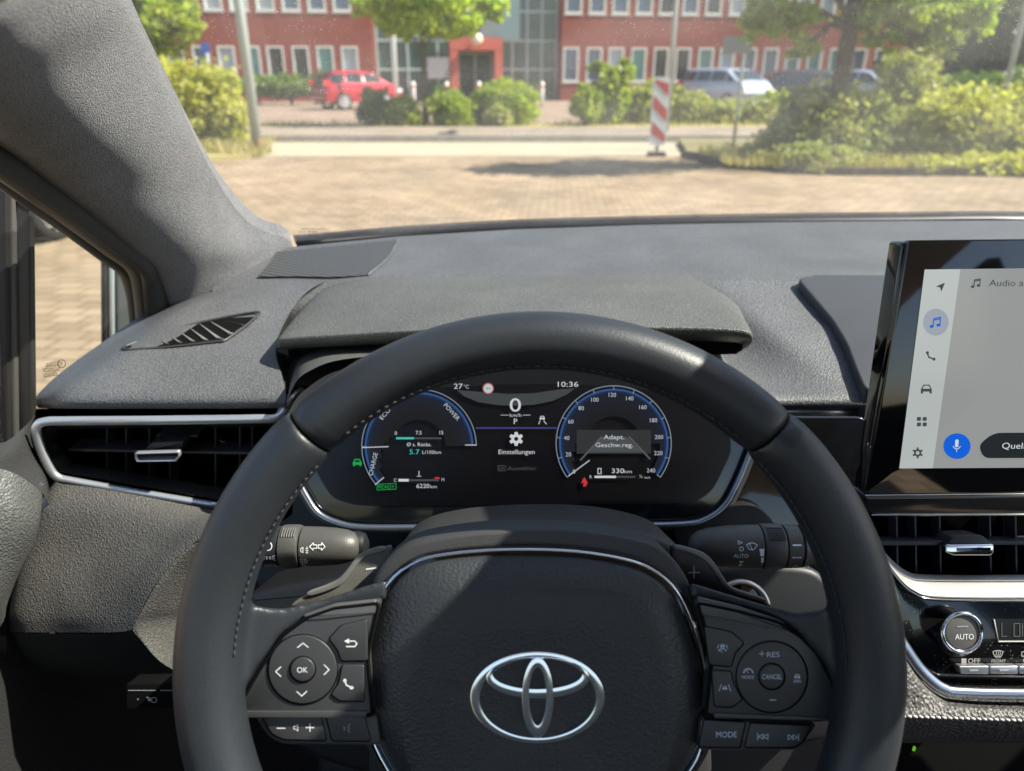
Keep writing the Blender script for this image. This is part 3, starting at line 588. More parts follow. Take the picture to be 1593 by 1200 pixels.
p = PY(545, 150, 28.5); car('bright red hatchback parked left of the planting strip', (p.x - .35, 31.5, 0), radians(36), 3.3, 1.42, (.42, .008, .025))
p = PY(1128, 140, 27); car('pale blue grey people carrier behind the sign pole', (p.x * 31 / 27, 31, 0), radians(-60), 3.6, 1.5, (.38, .43, .52), 'van')
p = PY(1228, 140, 28); car('black car parked between the pale van and the silver car', (p.x * 36 / 28, 36, 0), radians(178), 4.4, 1.5, (.02, .02, .025))
p = PY(1345, 140, 26); car('pale blue saloon right of the big tree trunk', (p.x * 34 / 26 + .1, 34, 0), radians(-55), 4.4, 1.46, (.33, .38, .47), 'saloon')
p = PY(248, 95, 44); car('white car parked left of the brick building behind the leafy tree', (p.x, 38, 0), radians(160), 4.3, 1.5, (.7, .7, .7))
car('dark car parked alongside, seen through the quarter window', (-4.42, 4.45, 0), radians(90), 4.3, 1.48, (.03, .03, .035), group='')
p = PY(1560, 100, 34); car('white car under the dark trees at the far right', (p.x, 33, 0), radians(175), 4.3, 1.5, (.7, .7, .68))
# ================================================================= CABIN SHELL: glass, pillar, roof, door
MX0, MX1, MY1 = .325, .56, .44
UP = Vector((0, 0, 1))
# windscreen
ws = thing('windscreen', 'raked dusty windscreen in front of the dashboard', 'windscreen', (.37, .9, 1.0))
base = [PY(300, 400, .80), PY(400, 376, .855), PY(455, 376, .875), PY(620, 362, .935), PY(800, 351, .972), PY(1000, 345, .998), PY(1200, 341, 1.008), PY(1400, 339, 1.015), PY(1593, 338, 1.015), Vector((.85, 1.0, .995)), Vector((1.05, .9, .98))]
top = [Vector((x, y - (.10 if x < -.1 else .16 if x < 0 else .19), z + .02)) for x, y, z in [(-.30, .13, 1.385), (-.22, .2, 1.39), (-.16, .24, 1.395), (-.02, .28, 1.40), (.1, .30, 1.405), (.25, .32, 1.41), (.37, .325, 1.41), (.5, .32, 1.41), (.65, .29, 1.40), (.85, .22, 1.39), (1.02, .12, 1.38)]]
rows = [[b.lerp(t_, f) + Vector((0, .05, .075)) * (4 * f * (1 - f)) * .35 for b, t_ in zip(base, top)] for f in (0, .25, .5, .75, 1)]
patch(rows, 3, 3).build('glass', glassmat('windscreen_glass', (.88, .91, .88), .075), ws)
fr = MB(); bb = cr([tuple(p + Vector((0, .012, -.002))) for p in base[2:]], 4)
sweep(bb, .013, .004, (UP + Vector((0, -.5, 0))).normalized(), mb=fr, n=6); fr.build('black_border', mat('frit', (.004, .004, .004), .3), ws)
ink = Ink(); 
for y, w_ in ((356.5, 40), (361, 30)): ink.text('LAMINATED SAFETY' if y < 358 else 'E4 43R', 488 - (8 if w_ == 30 else 0), y, 2.2, w=w_)
ink.text('M M', 486, 367, 2.6, w=14); ink.build('maker_mark', lambda x, y: PY(x, y, .80), mat('frit_print', (.12, .09, .06), .8), ws, 0)
# wiper, lying at the base of the glass
wp = thing('windscreen_wiper', 'black wiper blade and arm parked along the foot of the windscreen', 'wiper', (.2, 1.03, .98))
pth = cr([tuple(PY(x, y, Y)) for x, y, Y in [(635, 362.5, .965), (760, 357, .99), (860, 353.5, 1.01), (1000, 348, 1.03), (1120, 345, 1.04), (1210, 343.5, 1.05)]], 5)
sweep(pth, .006, .006, UP).build('blade', rubber, wp); pth = cr([tuple(PY(x, y, Y)) for x, y, Y in [(1085, 341, 1.05), (1130, 338.5, 1.06), (1200, 338, 1.07), (1330, 338, 1.08), (1460, 341, 1.09), (1600, 345, 1.1)]], 5)
sweep(pth, .008, .005, UP).build('arm', mat('wiper_arm', (.03, .03, .035), .25, coat=.5), wp); MB().box(tuple(PY(1206, 348, 1.045) - Vector((.006, .006, .004))), tuple(PY(1220, 338, 1.045) + Vector((.006, .006, .004)))).build('clip', galv, wp, False)
# A pillar
ap = thing('windscreen_pillar', 'grey fabric covered windscreen pillar running down to the left end of the dashboard', 'pillar', (-.25, .8, .98))
Rr = [(140, -70, .40), (178, 0, .45), (215, 75, .52), (265, 170, .60), (320, 270, .70), (365, 330, .78), (402, 362, .83), (446, 382, .862)]
Mr = [(-75, 50, .265), (-20, 95, .32), (50, 150, .397), (125, 215, .482), (205, 290, .585), (275, 350, .668), (322, 395, .725), (345, 430, .765)]
Lr = [(-180, 60, .37), (-90, 155, .41), (-10, 222, .46), (60, 275, .515), (140, 335, .59), (205, 388, .66), (248, 430, .71), (268, 490, .745)]
rows = []
for a, m_, b in zip(Rr, Mr, Lr):
    A, Mm, B = PY(*a), PY(*m_), PY(*b); q = [A + Vector((0, .012, .014)), A, A.lerp(Mm, .5) + Vector((.003, -.006, .0)), Mm + (Mm - A) * .0, Mm.lerp(B, .5) + Vector((.0, -.004, -.006)), B, B + Vector((-.012, .03, -.01))]; rows.append([tuple(v) for v in q])
x_ = [tuple(Vector(v) + Vector((.0, .02, -.06))) for v in rows[-1]]; rows.append(x_)
patch(rows, 6, 6).build('fabric_trim', fabric, ap)
# weather strips and door frame (a thing: the front door)
dd = thing('front_door', 'driver side door with dark leather upper trim and slim window frame', 'door', (-.45, .5, .6))
def spath(P, w_, h_, m, nm, par, N=Vector((1, -.6, .2)).normalized(), k=5, n=8, sup=1): return sweep(cr([tuple(PY(*p)) for p in P], k), w_, h_, N, n=n, sup=sup).build(nm, m, par)
S1 = [(-60, 215, .44), (0, 250, .48), (60, 293, .53), (130, 345, .60), (180, 383, .65), (212, 408, .69), (224, 440, .72), (229, 480, .735), (232, 530, .74)]
spath([(-80, 196, .43), (0, 234, .475), (60, 278, .525), (130, 331, .59), (190, 377, .655), (226, 405, .69), (240, 440, .72), (246, 520, .74)], .014, .008, rubber, 'weather_strip', dd)
spath([(x - 5, y + 5, Y + .006) for x, y, Y in S1], .008, .010, mat('strip_brown', (.06, .05, .042), .55), 'inner_seal', dd)
spath([(x - 13, y + 6, Y + .014) for x, y, Y in S1], .0045, .004, mat('trim_line', (.30, .30, .29), .35, .3), 'bright_line', dd)
spath([(x - 17, y + 14, Y + .02) for x, y, Y in S1], .007, .008, rubber, 'outer_seal', dd)
# divider bar between the door window and the quarter window
fy = lambda Y: (lambda x, y: PY(x, y, Y))
NB = Vector((0, -1, 0))
def bar(nm, x0, x1, y0, y1, Y, m, bev=2, th=.02, sl=0): return P_(nm, rnd([(x0, y0), (x1, y0 + (x1 - x0) * .72), (x1 + sl, y1), (x0 + sl, y1)], 3), fy(Y), th, bev, m, dd, NB)
bar('window_divider', 20, 46, 262, 700, .60, hard, 4, .006, 5); bar('divider_seal', 9, 19, 252, 700, .595, mat('seal_grey', (.09, .085, .08), .45), 4, .02, 6); bar('divider_edge', -14, 8, 240, 700, .59, rubber, 3, .006, 5); bar('frame_corner', 18, 62, 262, 302, .598, rubber, 3, .005)
q = [PY(-120, 170, .5), PY(-10, 250, .5), PY(5, 690, .54), PY(-120, 760, .42)]
obj('window_glass', q, [(0, 1, 2, 3)], glassmat('side_glass', (.80, .86, .83), .012), dd, False)
q = [PY(45, 290, .63), PY(225, 400, .73), PY(232, 560, .74), PY(45, 680, .62)]
qg = obj('quarter_glass', q, [(0, 1, 2, 3)], glassmat('side_glass', (.80, .86, .83), .012), dd, False)
ink = Ink()
for i, (s_, w_) in enumerate([('MULTISEAL', 21), ('AUTOMOTIVE', 25), ('43R-00001', 20)]): ink.text(s_, 82 - i * 2, 566 + i * 8, 5, w=w_ + 2, ang=8, mirror=True).line([(71 - i * 2, 571 + i * 8), (94 - i * 2, 568 + i * 8)], .8)
ink.arc(96, 566, 6, 1, 0, 360).text('3', 96, 566, 6, mirror=True); ink.build('glass_mark', fy(.60), mat('glass_print', (.035, .03, .025), .8), dd, 0)
# upper door trim, armrest
rows = [[PY(-60, 668, .46), PY(0, 690, .52), PY(38, 664, .575), PY(54, 645, .60), PY(66, 640, .64)],
        [PY(-60, 720, .45), PY(0, 712, .50), PY(38, 690, .555), PY(60, 690, .60), PY(72, 700, .63)],
        [PY(-60, 760, .44), PY(0, 736, .49), PY(38, 724, .535), PY(72, 728, .58), PY(86, 748, .62)],
        [PY(-60, 800, .44), PY(0, 748, .49), PY(30, 745, .51), PY(68, 770, .53), PY(80, 800, .57)]]
patch(rows, 5, 5).build('upper_trim', mat('door_leather_dark', (.035, .035, .036), .5, bump=('vor', 620, .8, .001)), dd)
rows = [[PY(-80, 728, .44), PY(-10, 728, .47), PY(25, 738, .48), PY(55, 758, .495), PY(66, 772, .51), PY(62, 800, .56)],
        [PY(-80, 790, .43), PY(-10, 790, .455), PY(25, 800, .465), PY(50, 812, .48), PY(60, 818, .50), PY(52, 850, .55)],
        [PY(-80, 860, .43), PY(-10, 860, .45), PY(15, 862, .46), PY(34, 862, .475), PY(40, 866, .49), PY(30, 890, .54)],
        [PY(-80, 960, .43), PY(-20, 960, .45), PY(-5, 950, .46), PY(8, 930, .475), PY(14, 920, .49), PY(10, 950, .53)],
        [PY(-80, 1010, .47), PY(-20, 1000, .48), PY(-8, 985, .49), PY(4, 970, .5), PY(8, 960, .51), PY(5, 980, .55)]]
patch(rows, 5, 5).build('door_pad', mat('door_leather', (.08, .082, .078), .5, bump=('vor', 600, .9, .0012), vary=.1, vscale=20, fine=.2, fscale=650), dd)
rows = [[PY(x, y, .5 + .02 * i) for x, y in ((-120, yy), (-40, yy + 5), (10, yy + 10))] for i, yy in enumerate((980, 1060, 1140, 1260))]
patch(rows, 3, 3).build('lower_trim', dark, dd); spath([(-12, 1133, .52), (5, 1120, .53), (20, 1105, .54)], .0012, .0012, mat('edge_line', (.2, .2, .2), .4), 'pocket_edge', dd)
# door mirror outside the quarter window
dm = thing('door_mirror', 'pale grey painted door mirror housing seen through the quarter window', 'mirror', tuple(PY(185, 500, .98)))
P_('housing', rnd([(166, 340), (235, 350), (240, 600), (168, 600)], 12, 5), fy(.98), .12, 6, mat('mirror_paint', (.42, .44, .38), .3, coat=.8), dm, NB)
P_('edge_trim', rnd([(156, 345), (165, 345), (167, 600), (157, 600)], 2), fy(.97), .12, 2, rubber, dm, NB)
P_('bright_edge', rnd([(168, 350), (175, 350), (177, 600), (170, 600)], 2), fy(.972), .004, 2, mat('mirror_edge', (.55, .58, .58), .2, .4), dm, NB)
# roof, header, mirror with camera cover (above the picture, they shade the cabin as in the photo)
rf = thing('car_roof', 'dark headliner and roof of the car above the windscreen', 'roof', (.37, -.6, 1.42))
tp = cr([tuple(p) for p in top], 3); rr = [[tuple(Vector(p) + Vector((0, 0, .012))) for p in top], [tuple((p.x, p.y - .06, 1.43)) for p in top], [(p.x * .98, -.5, 1.47) for p in top], [(p.x * .98, -1.4, 1.44) for p in top], [(p.x * .95, -1.9, 1.38) for p in top]]
patch(rr, 3, 4).build('headliner', mat('headliner_m', (.6, .6, .6), .9), rf)
mb = MB(); mb.tube([(1.02, -.07, 1.40), (1.06, .5, 1.2), (1.08, .9, .98)], [.04, .045, .05], 10); mb.build('far_pillar', fabric, rf)
mb = MB(); mb.box((-.47, -1.9, .1), (-.455, 1.0, .80)); mb.box((1.14, -1.9, .3), (1.16, .9, .93)); mb.box((-.42, -.75, .8), (-.36, -.6, 1.44)); mb.box((1.1, -.75, .8), (1.15, -.6, 1.44)); mb.box((-.42, -1.9, .1), (1.16, 1.1, .12)); mb.box((-.42, -1.92, .1), (1.16, -1.9, 1.0)); mb.build('body_side', carpet, rf, False)
rv = thing('rear_view_mirror', 'rear view mirror with camera cover hanging from the windscreen header', 'mirror', (.42, .35, 1.36))
mb = MB(); V = [(MX0, .05, 1.385), (MX1, .05, 1.385), (MX1, MY1, 1.262), (MX0, MY1, 1.262), (MX0, .05, 1.34), (MX1, .05, 1.34), (MX1, MY1, 1.235), (MX0, MY1, 1.235)]
mb.add(V, [(0, 1, 2, 3), (7, 6, 5, 4), (0, 4, 5, 1), (1, 5, 6, 2), (2, 6, 7, 3), (3, 7, 4, 0)]); mb.build('camera_cover', hard, rv, False); mb = MB(); mb.box((.30, .14, 1.25), (.56, .18, 1.32)); mb.build('mirror_head', hard, rv, False)

# ================================================================= DASHBOARD
ds = thing('dashboard', 'dark grey soft plastic dashboard with silver trimmed air vents', 'dashboard', (.3, .7, .85))
bx = [300, 446, 620, 800, 1000, 1200, 1400, 1593, 1800, 2150]; by = [400, 385, 368, 357, 350, 346, 344, 343, 342, 342]; bY = [.80, .862, .93, .965, .99, 1.0, 1.008, 1.01, 1.0, .96]
ry = [430, 475, 520, 570, 612, 626]; rY = [.78, .73, .68, .635, .60, .590]
def dashY(px, py, lift=0):
    b = np.interp(px, bx, by); Yb = np.interp(px, bx, bY)
    if py < 430: t_ = (py - b) / (430 - b); Y = Yb * (1 - t_) + .78 * t_
    else: Y = np.interp(py, ry, rY)
    # the valley beside the binnacle falls away to the left of the crease
    cx = 1072 + (py - 425) * 1.34
    if py >= 424 and px < cx and px > 1000: Y += min(.035, (cx - px) * .00035) * max(0, 1 - max(0, py - 520) / 110) * min(1, (px - 1000) / 90) * min(1, (py - 424) / 30)
    return PY(px, py, Y - lift)
colx = [340, 440, 520, 600, 700, 800, 900, 1000, 1060, 1090, 1120, 1150, 1180, 1210, 1240, 1290, 1345, 1420, 1500, 1593, 1700, 1850, 2100]
mb = MB()
yt = list(np.linspace(0, 1, 7)); V = []; nr = 0
fine = [430, 440, 452, 465, 480, 495, 510, 525, 540, 555, 570, 585, 600, 612, 620]
cf = [x for x in np.linspace(330, 2100, 150)]
for t_ in yt[:-1]: V += [dashY(x, np.interp(x, bx, by) * (1 - t_) + 430 * t_) for x in cf]; nr += 1
for y in fine: V += [dashY(x if x > 1060 else x, y) if (x > 1100 or y <= 475) else dashY(x, 475) + Vector((0, 0, -.001 * (y - 475))) for x in cf]; nr += 1
for dy, dz in ((.004, -.004), (.010, -.012), (.03, -.03)): V += [(dashY(x, 620) if x > 1100 else dashY(x, 475) + Vector((0, 0, -.145))) + Vector((0, .004 if dy == .004 else dy, dz)) + Vector((0, -.008, -.0)) for x in cf]; nr += 1
nc = len(cf); mb.add(V, [(i * nc + j, (i + 1) * nc + j, (i + 1) * nc + j + 1, i * nc + j + 1) for i in range(nr - 1) for j in range(nc - 1)])
mb.build('top_pad', soft, ds)
# grille near the pillar
gm = bpy.data.materials.new('speaker_mesh'); gm.use_nodes = True; n = gm.node_tree.nodes; L = gm.node_tree.links; b_ = n['Principled BSDF']; b_.inputs['Roughness'].default_value = .5
ge = n.new('ShaderNodeNewGeometry'); vv = n.new('ShaderNodeTexVoronoi'); vv.inputs['Scale'].default_value = 340; vv.inputs['Randomness'].default_value = 0; L.new(ge.outputs['Position'], vv.inputs['Vector'])
mp = n.new('ShaderNodeMapping'); mp.inputs['Scale'].default_value = (1, .42, 0); mp.inputs['Rotation'].default_value = (0, 0, .15); L.new(ge.outputs['Position'], mp.inputs[0]); L.new(mp.outputs[0], vv.inputs['Vector'])
rr_ = n.new('ShaderNodeMapRange'); rr_.inputs[1].default_value = .34; rr_.inputs[2].default_value = .46; L.new(vv.outputs['Distance'], rr_.inputs[0]); mi = n.new('ShaderNodeMix'); mi.data_type = 'RGBA'; L.new(rr_.outputs[0], mi.inputs[0]); mi.inputs[6].default_value = (.004, .004, .004, 1); mi.inputs[7].default_value = (.09, .092, .095, 1); L.new(mi.outputs[2], b_.inputs['Base Color'])
rows = [[dashY(x, y, .004) for x, y in r] for r in ([(431, 392), (480, 387), (540, 381), (618, 373)], [(424, 402), (480, 398), (545, 393), (612, 388)], [(413, 416), (470, 413), (535, 410), (600, 405)], [(400, 431), (455, 430), (520, 431), (572, 428)])]
patch(rows, 5, 5).build('speaker_grille', gm, ds)
sweep(cr([tuple(p) for p in [r[-1] for r in rows]], 4), .0012, .0012, UP, n=6).build('grille_edge', soft, ds)
# left pod
R7 = [(430, .79), (455, .74), (495, .69), (541, .632), (580, .598), (606, .579), (622, .572)]
rowsP = [[(392, 434), (405, 433), (440, 431), (480, 430), (525, 429)], [(292, 461), (318, 460), (370, 458), (425, 456), (477, 455)], [(222, 491), (262, 492), (320, 494), (385, 497), (443, 501)], [(152, 538), (200, 540), (280, 542), (360, 544), (429, 546)], [(97, 578), (150, 580), (250, 582), (350, 583), (438, 582)], [(66, 606), (112, 606), (230, 607), (340, 608), (444, 606)], [(54, 622), (100, 622), (220, 622), (340, 622), (444, 621)]]
def podY(px, py, lift=0): return PY(px, py, np.interp(py, [r[0] for r in R7], [r[1] for r in R7]) - lift)
rows = []
for (y, Y), r in zip(R7, rowsP):
    rows.append([PY(r[0][0], r[0][1], Y + .034 + .01)] + [PY(r[0][0] * .6 + r[1][0] * .4, r[0][1] * .6 + r[1][1] * .4, Y + .028)] + [PY(x, yy, Y) for x, yy in r[1:]])
l = rows[-1]; rows.append([p + Vector((0, .0, -.006)) for p in l]); rows.append([p + Vector((0, .006, -.011)) for p in l]); rows.append([p + Vector((0, .03, -.012)) for p in l])
pod = patch(rows, 8, 6).build('side_pod', soft, ds)
# right wall of the pod falling to the instrument housing
e = [(525, 429, .80), (477, 455, .755), (443, 501, .71), (430, 546, .655), (438, 582, .61), (444, 606, .582), (444, 636, .57)]
rows = [[PY(*p) for p in e], [PY(x + 6, y + 3, Y + .015) for x, y, Y in e], [PY(x + 10, y + 8, Y + .05) for x, y, Y in e], [PY(x + 12, y + 26, Y + .09) for x, y, Y in e]]
patch(rows, 4, 6).build('pod_wall', hard, ds)
# demister slot with louvres
dv = P_('demister_vent', rnd([(194, 541), (250, 520), (310, 503), (396, 487), (394, 494), (372, 508), (352, 524), (332, 530), (240, 541)], 5), lambda x, y: podY(x, y, .0018), .002, 0, mat('vent_slot_black', (.003, .003, .003), .8, spec=.1), ds, UP)  # no real opening: flat black plate paints the dark depth of the slot
fm = MB(); sweep(cr([tuple(podY(x, y, .002)) for x, y in [(190, 542), (250, 519), (310, 502), (398, 485.5), (394, 497), (354, 527), (332, 532), (240, 542)]], 4, True), .0012, .0012, UP, closed=True, n=6, mb=fm); fm.build('rim', hard, dv)
lv = MB()
xt_ = lambda x: np.interp(x, [190, 250, 310, 398], [542, 520, 503, 487]); xb_ = lambda x: np.interp(x, [190, 240, 332, 354, 394], [542, 539, 530, 524, 494])
for i in range(1, 9):
    x0 = 224 + i * 17.2; dx = 9 + i * 2.6; a = podY(x0, xt_(x0) + 1.5, .001); b = podY(x0 + dx + 4, xb_(x0 + dx + 4) - 1, .001); up = Vector((.0, 0, .0022)); sd_ = Vector((.0052 + .0005 * i, .0, -.0002))
    lv.add([a, b, b + sd_, a + sd_ * .35, a + up * .3, b + up], [(0, 1, 2, 3), (4, 5, 1, 0), (5, 4, 3, 2), (0, 3, 4), (1, 5, 2)])
recalc(lv.build('louvres', mat('louvre', (.14, .145, .135), .5), dv, False))
# binnacle hood
C1 = [520, 640, 800, 960, 1080]
rows = [[PY(x, y, .775) for x, y in ((519, 436), (600, 431), (700, 429), (820, 428), (960, 426), (1050, 427), (1074, 430))],
        [PY(x, y, .68) for x, y in ((480, 472), (570, 462), (690, 457), (820, 455), (970, 452), (1095, 456), (1139, 468))],
        [PY(x, y, .60) for x, y in ((450, 508), (560, 497), (690, 490), (820, 486), (980, 485), (1115, 489), (1160, 500))],
        [PY(x, y, .565) for x, y in ((438, 524), (560, 515), (690, 509), (820, 506), (980, 505), (1110, 507), (1167, 514))],
        [PY(x, y, .558) for x, y in ((436, 530), (560, 521), (690, 514), (820, 511), (980, 510), (1110, 512), (1169, 519))],
        [PY(x, y, .562) for x, y in ((437, 540), (560, 532), (690, 526), (820, 522), (980, 521), (1110, 524), (1168, 530))],
        [PY(x, y, .585) for x, y in ((442, 544), (560, 538), (690, 533), (820, 530), (980, 529), (1110, 531), (1160, 535))],
        [PY(x, y, .66) for x, y in ((470, 540), (560, 538), (690, 533), (820, 530), (980, 529), (1100, 532), (1130, 536))]]
for r_, dY in zip(rows, (.01, .035, .05, .052, .052, .05, .04, .01)):
    for q, (j, f) in enumerate(((0, 1), (1, .55), (2, .15))): v = r_[j]; r_[j] = CAM + (v - CAM) * ((v.y + dY * f) / v.y)
# rounded left and right ends
for r_, Y in zip(rows, (.775, .68, .60, .565, .558, .562, .585, .66)): r_.insert(0, r_[0] + Vector((.002, .012, -.012))); r_.append(r_[-1] + Vector((-.002, .012, -.012)))
patch(rows, 5, 5).build('binnacle_hood', hoodm, ds)
P_('hood_shade_block', [(900, 522), (1158, 529), (1160, 538), (1146, 551), (1112, 552), (900, 548)], fy(.603), .02, 0, black, ds, NB)  # added black block that paints the shade beneath the hood
# instrument housing around the cluster
def housing(D): return atD(D)
rows = [[PD(x, y, D) for x, y, D in ((446, 652, .605), (452, 610, .603), (480, 578, .602), (560, 556, .60), (800, 548, .60), (1040, 552, .60), (1110, 572, .602), (1146, 610, .603), (1165, 660, .61))],
        [PD(x, y, D) for x, y, D in ((446, 640, .64), (452, 596, .64), (480, 562, .64), (560, 545, .64), (800, 538, .64), (1040, 540, .64), (1105, 553, .64), (1145, 590, .64), (1165, 650, .64))],
        [PD(x, y, D) for x, y, D in ((440, 600, .70), (452, 570, .70), (480, 545, .70), (560, 530, .70), (800, 520, .70), (1040, 522, .70), (1100, 535, .70), (1135, 570, .70), (1160, 640, .70))]]
patch(rows, 6, 4).build('instrument_housing', mat('housing_grey', (.09, .09, .085), .5, bump=('noise', 1100, .3, .0006)), ds)
rows = [[PD(x, y, .603) for x, y in ((470, 735), (462, 690), (466, 655), (492, 622), (560, 596), (800, 585), (1040, 590), (1110, 606), (1150, 640))],
        [PD(x, y, .600) for x, y in ((446, 710), (440, 680), (446, 648), (478, 604), (560, 570), (800, 560), (1040, 564), (1122, 584), (1165, 625))]]
patch(rows, 6, 2).build('housing_lip', hard, ds)
# dark fascia behind everything
fa = [(460, 600), (1100, 600), (1190, 640), (1230, 650), (1345, 650), (1380, 860), (1330, 1010), (1250, 1060), (450, 1060), (400, 900), (400, 840), (455, 800)]
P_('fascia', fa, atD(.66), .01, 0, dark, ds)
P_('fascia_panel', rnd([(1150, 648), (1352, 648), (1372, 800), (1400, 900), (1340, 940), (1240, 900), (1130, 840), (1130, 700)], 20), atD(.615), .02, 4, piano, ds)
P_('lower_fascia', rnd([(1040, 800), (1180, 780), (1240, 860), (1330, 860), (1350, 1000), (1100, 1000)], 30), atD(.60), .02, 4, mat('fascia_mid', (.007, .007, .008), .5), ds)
# silver strip left vent -> binnacle and right of the wheel
lvent = Ink()
YV = .566
pt = [(470, 604), (452, 620), (441, 638), (430, 650), (395, 652), (250, 654), (110, 655), (72, 656), (59, 662), (57, 676), (66, 705), (80, 733), (92, 744), (112, 749), (200, 765), (328, 786), (344, 786), (400, 795)]
sv = sweep(cr([tuple(PY(x, y, YV if x < 425 else YV + (x - 425) * .0006)) for x, y in pt], 5), .0040, .003, NB, n=10, sup=.8).build('vent_surround', silver, ds)
tr_ = MB(); patch([[PY(x, y, YV + .003) for x, y in ((66, 690), (78, 716), (92, 732), (112, 738), (330, 776), (400, 790))], [PY(x, y, YV + .030) for x, y in ((92, 690), (100, 706), (112, 718), (130, 724), (340, 758), (400, 768))]], 5, 2, tr_); tr_.build('vent_sill', mat('vent_sill_m', (.05, .05, .052), .35), ds)
tr_ = MB(); patch([[PY(x, y, YV + .003) for x, y in ((430, 656), (110, 661), (76, 664), (66, 674), (68, 692), (78, 716))], [PY(x, y, YV + .030) for x, y in ((430, 664), (120, 668), (100, 670), (90, 680), (92, 692), (100, 706))]], 5, 2, tr_); tr_.build('vent_recess', dark, ds)
P_('vent_back', [(30, 640), (480, 630), (480, 810), (330, 810), (30, 770)], fy(YV + .05), .005, 0, mat('vent_black', (.002, .002, .002), .9, spec=0), ds, NB)
for x in (166, 196, 232, 264, 335, 373, 392): P_('vent_vane', [(x - 1.2, 664), (x + 1.2, 664), (x + 1.2, 768), (x - 1.2, 768)], fy(YV + .03), .018, 0, mat('vane', (.022, .022, .024), .4), ds, NB)
P_('vent_blade', rnd([(106, 699), (400, 704), (400, 708), (106, 702)], 1), fy(YV + .020), .02, .5, mat('blade', (.05, .05, .055), .3), ds, NB)
P_('vent_slot', rnd([(243, 677), (307, 678), (307, 680.5), (243, 680)], 1), fy(YV + .018), .02, .5, mat('blade', (.05, .05, .055), .3), ds, NB)
kn = P_('vent_tab', rnd([(236, 689), (286, 687), (278, 706), (218, 706)], 3), fy(YV + .004), .02, 2, hard, ds, NB)
kp = rnd([(213, 704), (279, 702), (280, 708), (274, 715), (216, 716), (213, 712)], 3); sweep(cr([tuple(PY(x, y, YV - .002)) for x, y in kp], 2, True), .0011, .003, NB, closed=True, n=8).build('tab_frame', silver, kn)
P_('tab_face', inset(kp, 1), fy(YV - .001), .006, 0, piano, kn, NB)
# right silver strip
sweep([PY(1190, 642, .60), PY(1260, 641.5, .60), PY(1345, 641.5, .60)], .0032, .003, NB).build('trim_strip', silver, ds)
P_('trim_shadow_gap', [(1190, 624), (1345, 622), (1345, 650), (1190, 650)], fy(.605), .01, 0, dark, ds, NB)
# display base on the dash
bp = rnd([(1240, 433), (1264, 426), (1420, 427), (1700, 428), (1700, 600), (1345, 604), (1331, 570), (1318, 535), (1296, 498)], 9, 4)
tb = plate(bp, lambda x, y: dashY(x, y, .016), .035, 3, UP).build('display_base', mat('display_base_m', (.045, .047, .052), .45, bump=('noise', 900, .3, .0006)), ds); recalc(tb); sharp(tb)
# knee panel left of the column
cp = [(330, 826, .510), (292, 852, .500), (262, 884, .492), (240, 915, .485), (222, 948, .479), (207, 977, .474)]
rows = [[PY(x, y, Y) for x, y, Y in r] for r in (
    [(86, 742, .57), (92, 752, .562), (140, 758, .56), (220, 772, .558), (322, 792, .556), (345, 796, .556), (380, 800, .556)],
    [(60, 790, .56), (68, 792, .548), (130, 796, .545), (205, 804, .54), (285, 812, .528), (330, 812, .515), (360, 812, .512)],
    [(36, 850, .548), (46, 850, .534), (110, 850, .53), (175, 850, .525), (240, 850, .515), (275, 852, .503), (292, 852, .500)],
    [(20, 905, .535), (30, 905, .518), (90, 905, .512), (145, 905, .508), (195, 905, .498), (225, 905, .490), (244, 907, .486)],
    [(12, 955, .525), (22, 955, .505), (80, 955, .50), (130, 955, .492), (175, 955, .485), (203, 955, .480), (217, 956, .477)],
    [(13, 984, .525), (26, 984, .502), (80, 984, .496), (130, 984, .487), (172, 984, .479), (196, 982, .475), (205, 980, .473)])]
patch(rows, 5, 5).build('knee_panel', grain, ds)
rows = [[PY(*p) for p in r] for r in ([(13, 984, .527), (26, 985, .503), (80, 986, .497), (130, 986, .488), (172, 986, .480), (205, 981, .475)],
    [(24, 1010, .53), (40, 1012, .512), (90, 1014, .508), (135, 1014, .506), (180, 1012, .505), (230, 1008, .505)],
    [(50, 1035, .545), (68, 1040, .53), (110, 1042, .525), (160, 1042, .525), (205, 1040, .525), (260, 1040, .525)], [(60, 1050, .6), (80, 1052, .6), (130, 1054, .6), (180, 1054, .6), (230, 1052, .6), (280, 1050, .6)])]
patch(rows, 4, 4).build('knee_panel_underside', mat('grain_shaded', (.02, .022, .02), .55, bump=('vor', 620, .6, .001)), ds)  # darker copy of the panel grain, shade of the underside put into its colour
rows = [[PY(x, y, Y) for x, y, Y in cp], [PY(x + 12, y + 1, Y + .003) for x, y, Y in cp], [PY(x + 55, y - 2, Y + .022) for x, y, Y in cp], [PY(x + 110, y, Y + .050) for x, y, Y in cp], [PY(x + 160, y + 8, Y + .08) for x, y, Y in cp]]
for i, r in enumerate(rows): r.append(PY(*[(214, 990, .474), (250, 1030, .478), (292, 1050, .497), (340, 1056, .53), (400, 1060, .57)][i]))
patch(rows, 6, 5).build('column_side_panel', grain, ds)
# switch bank under the knee panel
sp = P_('switch_bank', rnd([(196, 1064), (330, 1062), (330, 1100), (196, 1104)], 4), atD(.60), .02, 1.5, black, ds)
ik = Ink(); ik.line([(200, 1074), (243, 1074)], 1).line([(250, 1074), (300, 1074)], 1).text('o', 215, 1087, 4).text('-', 230, 1083, 10).arc(240, 1089, 4, 1, 0, 360).disc(233, 1088, 3); ik.build('switch_print', atD(.60), printd, sp, .0004)
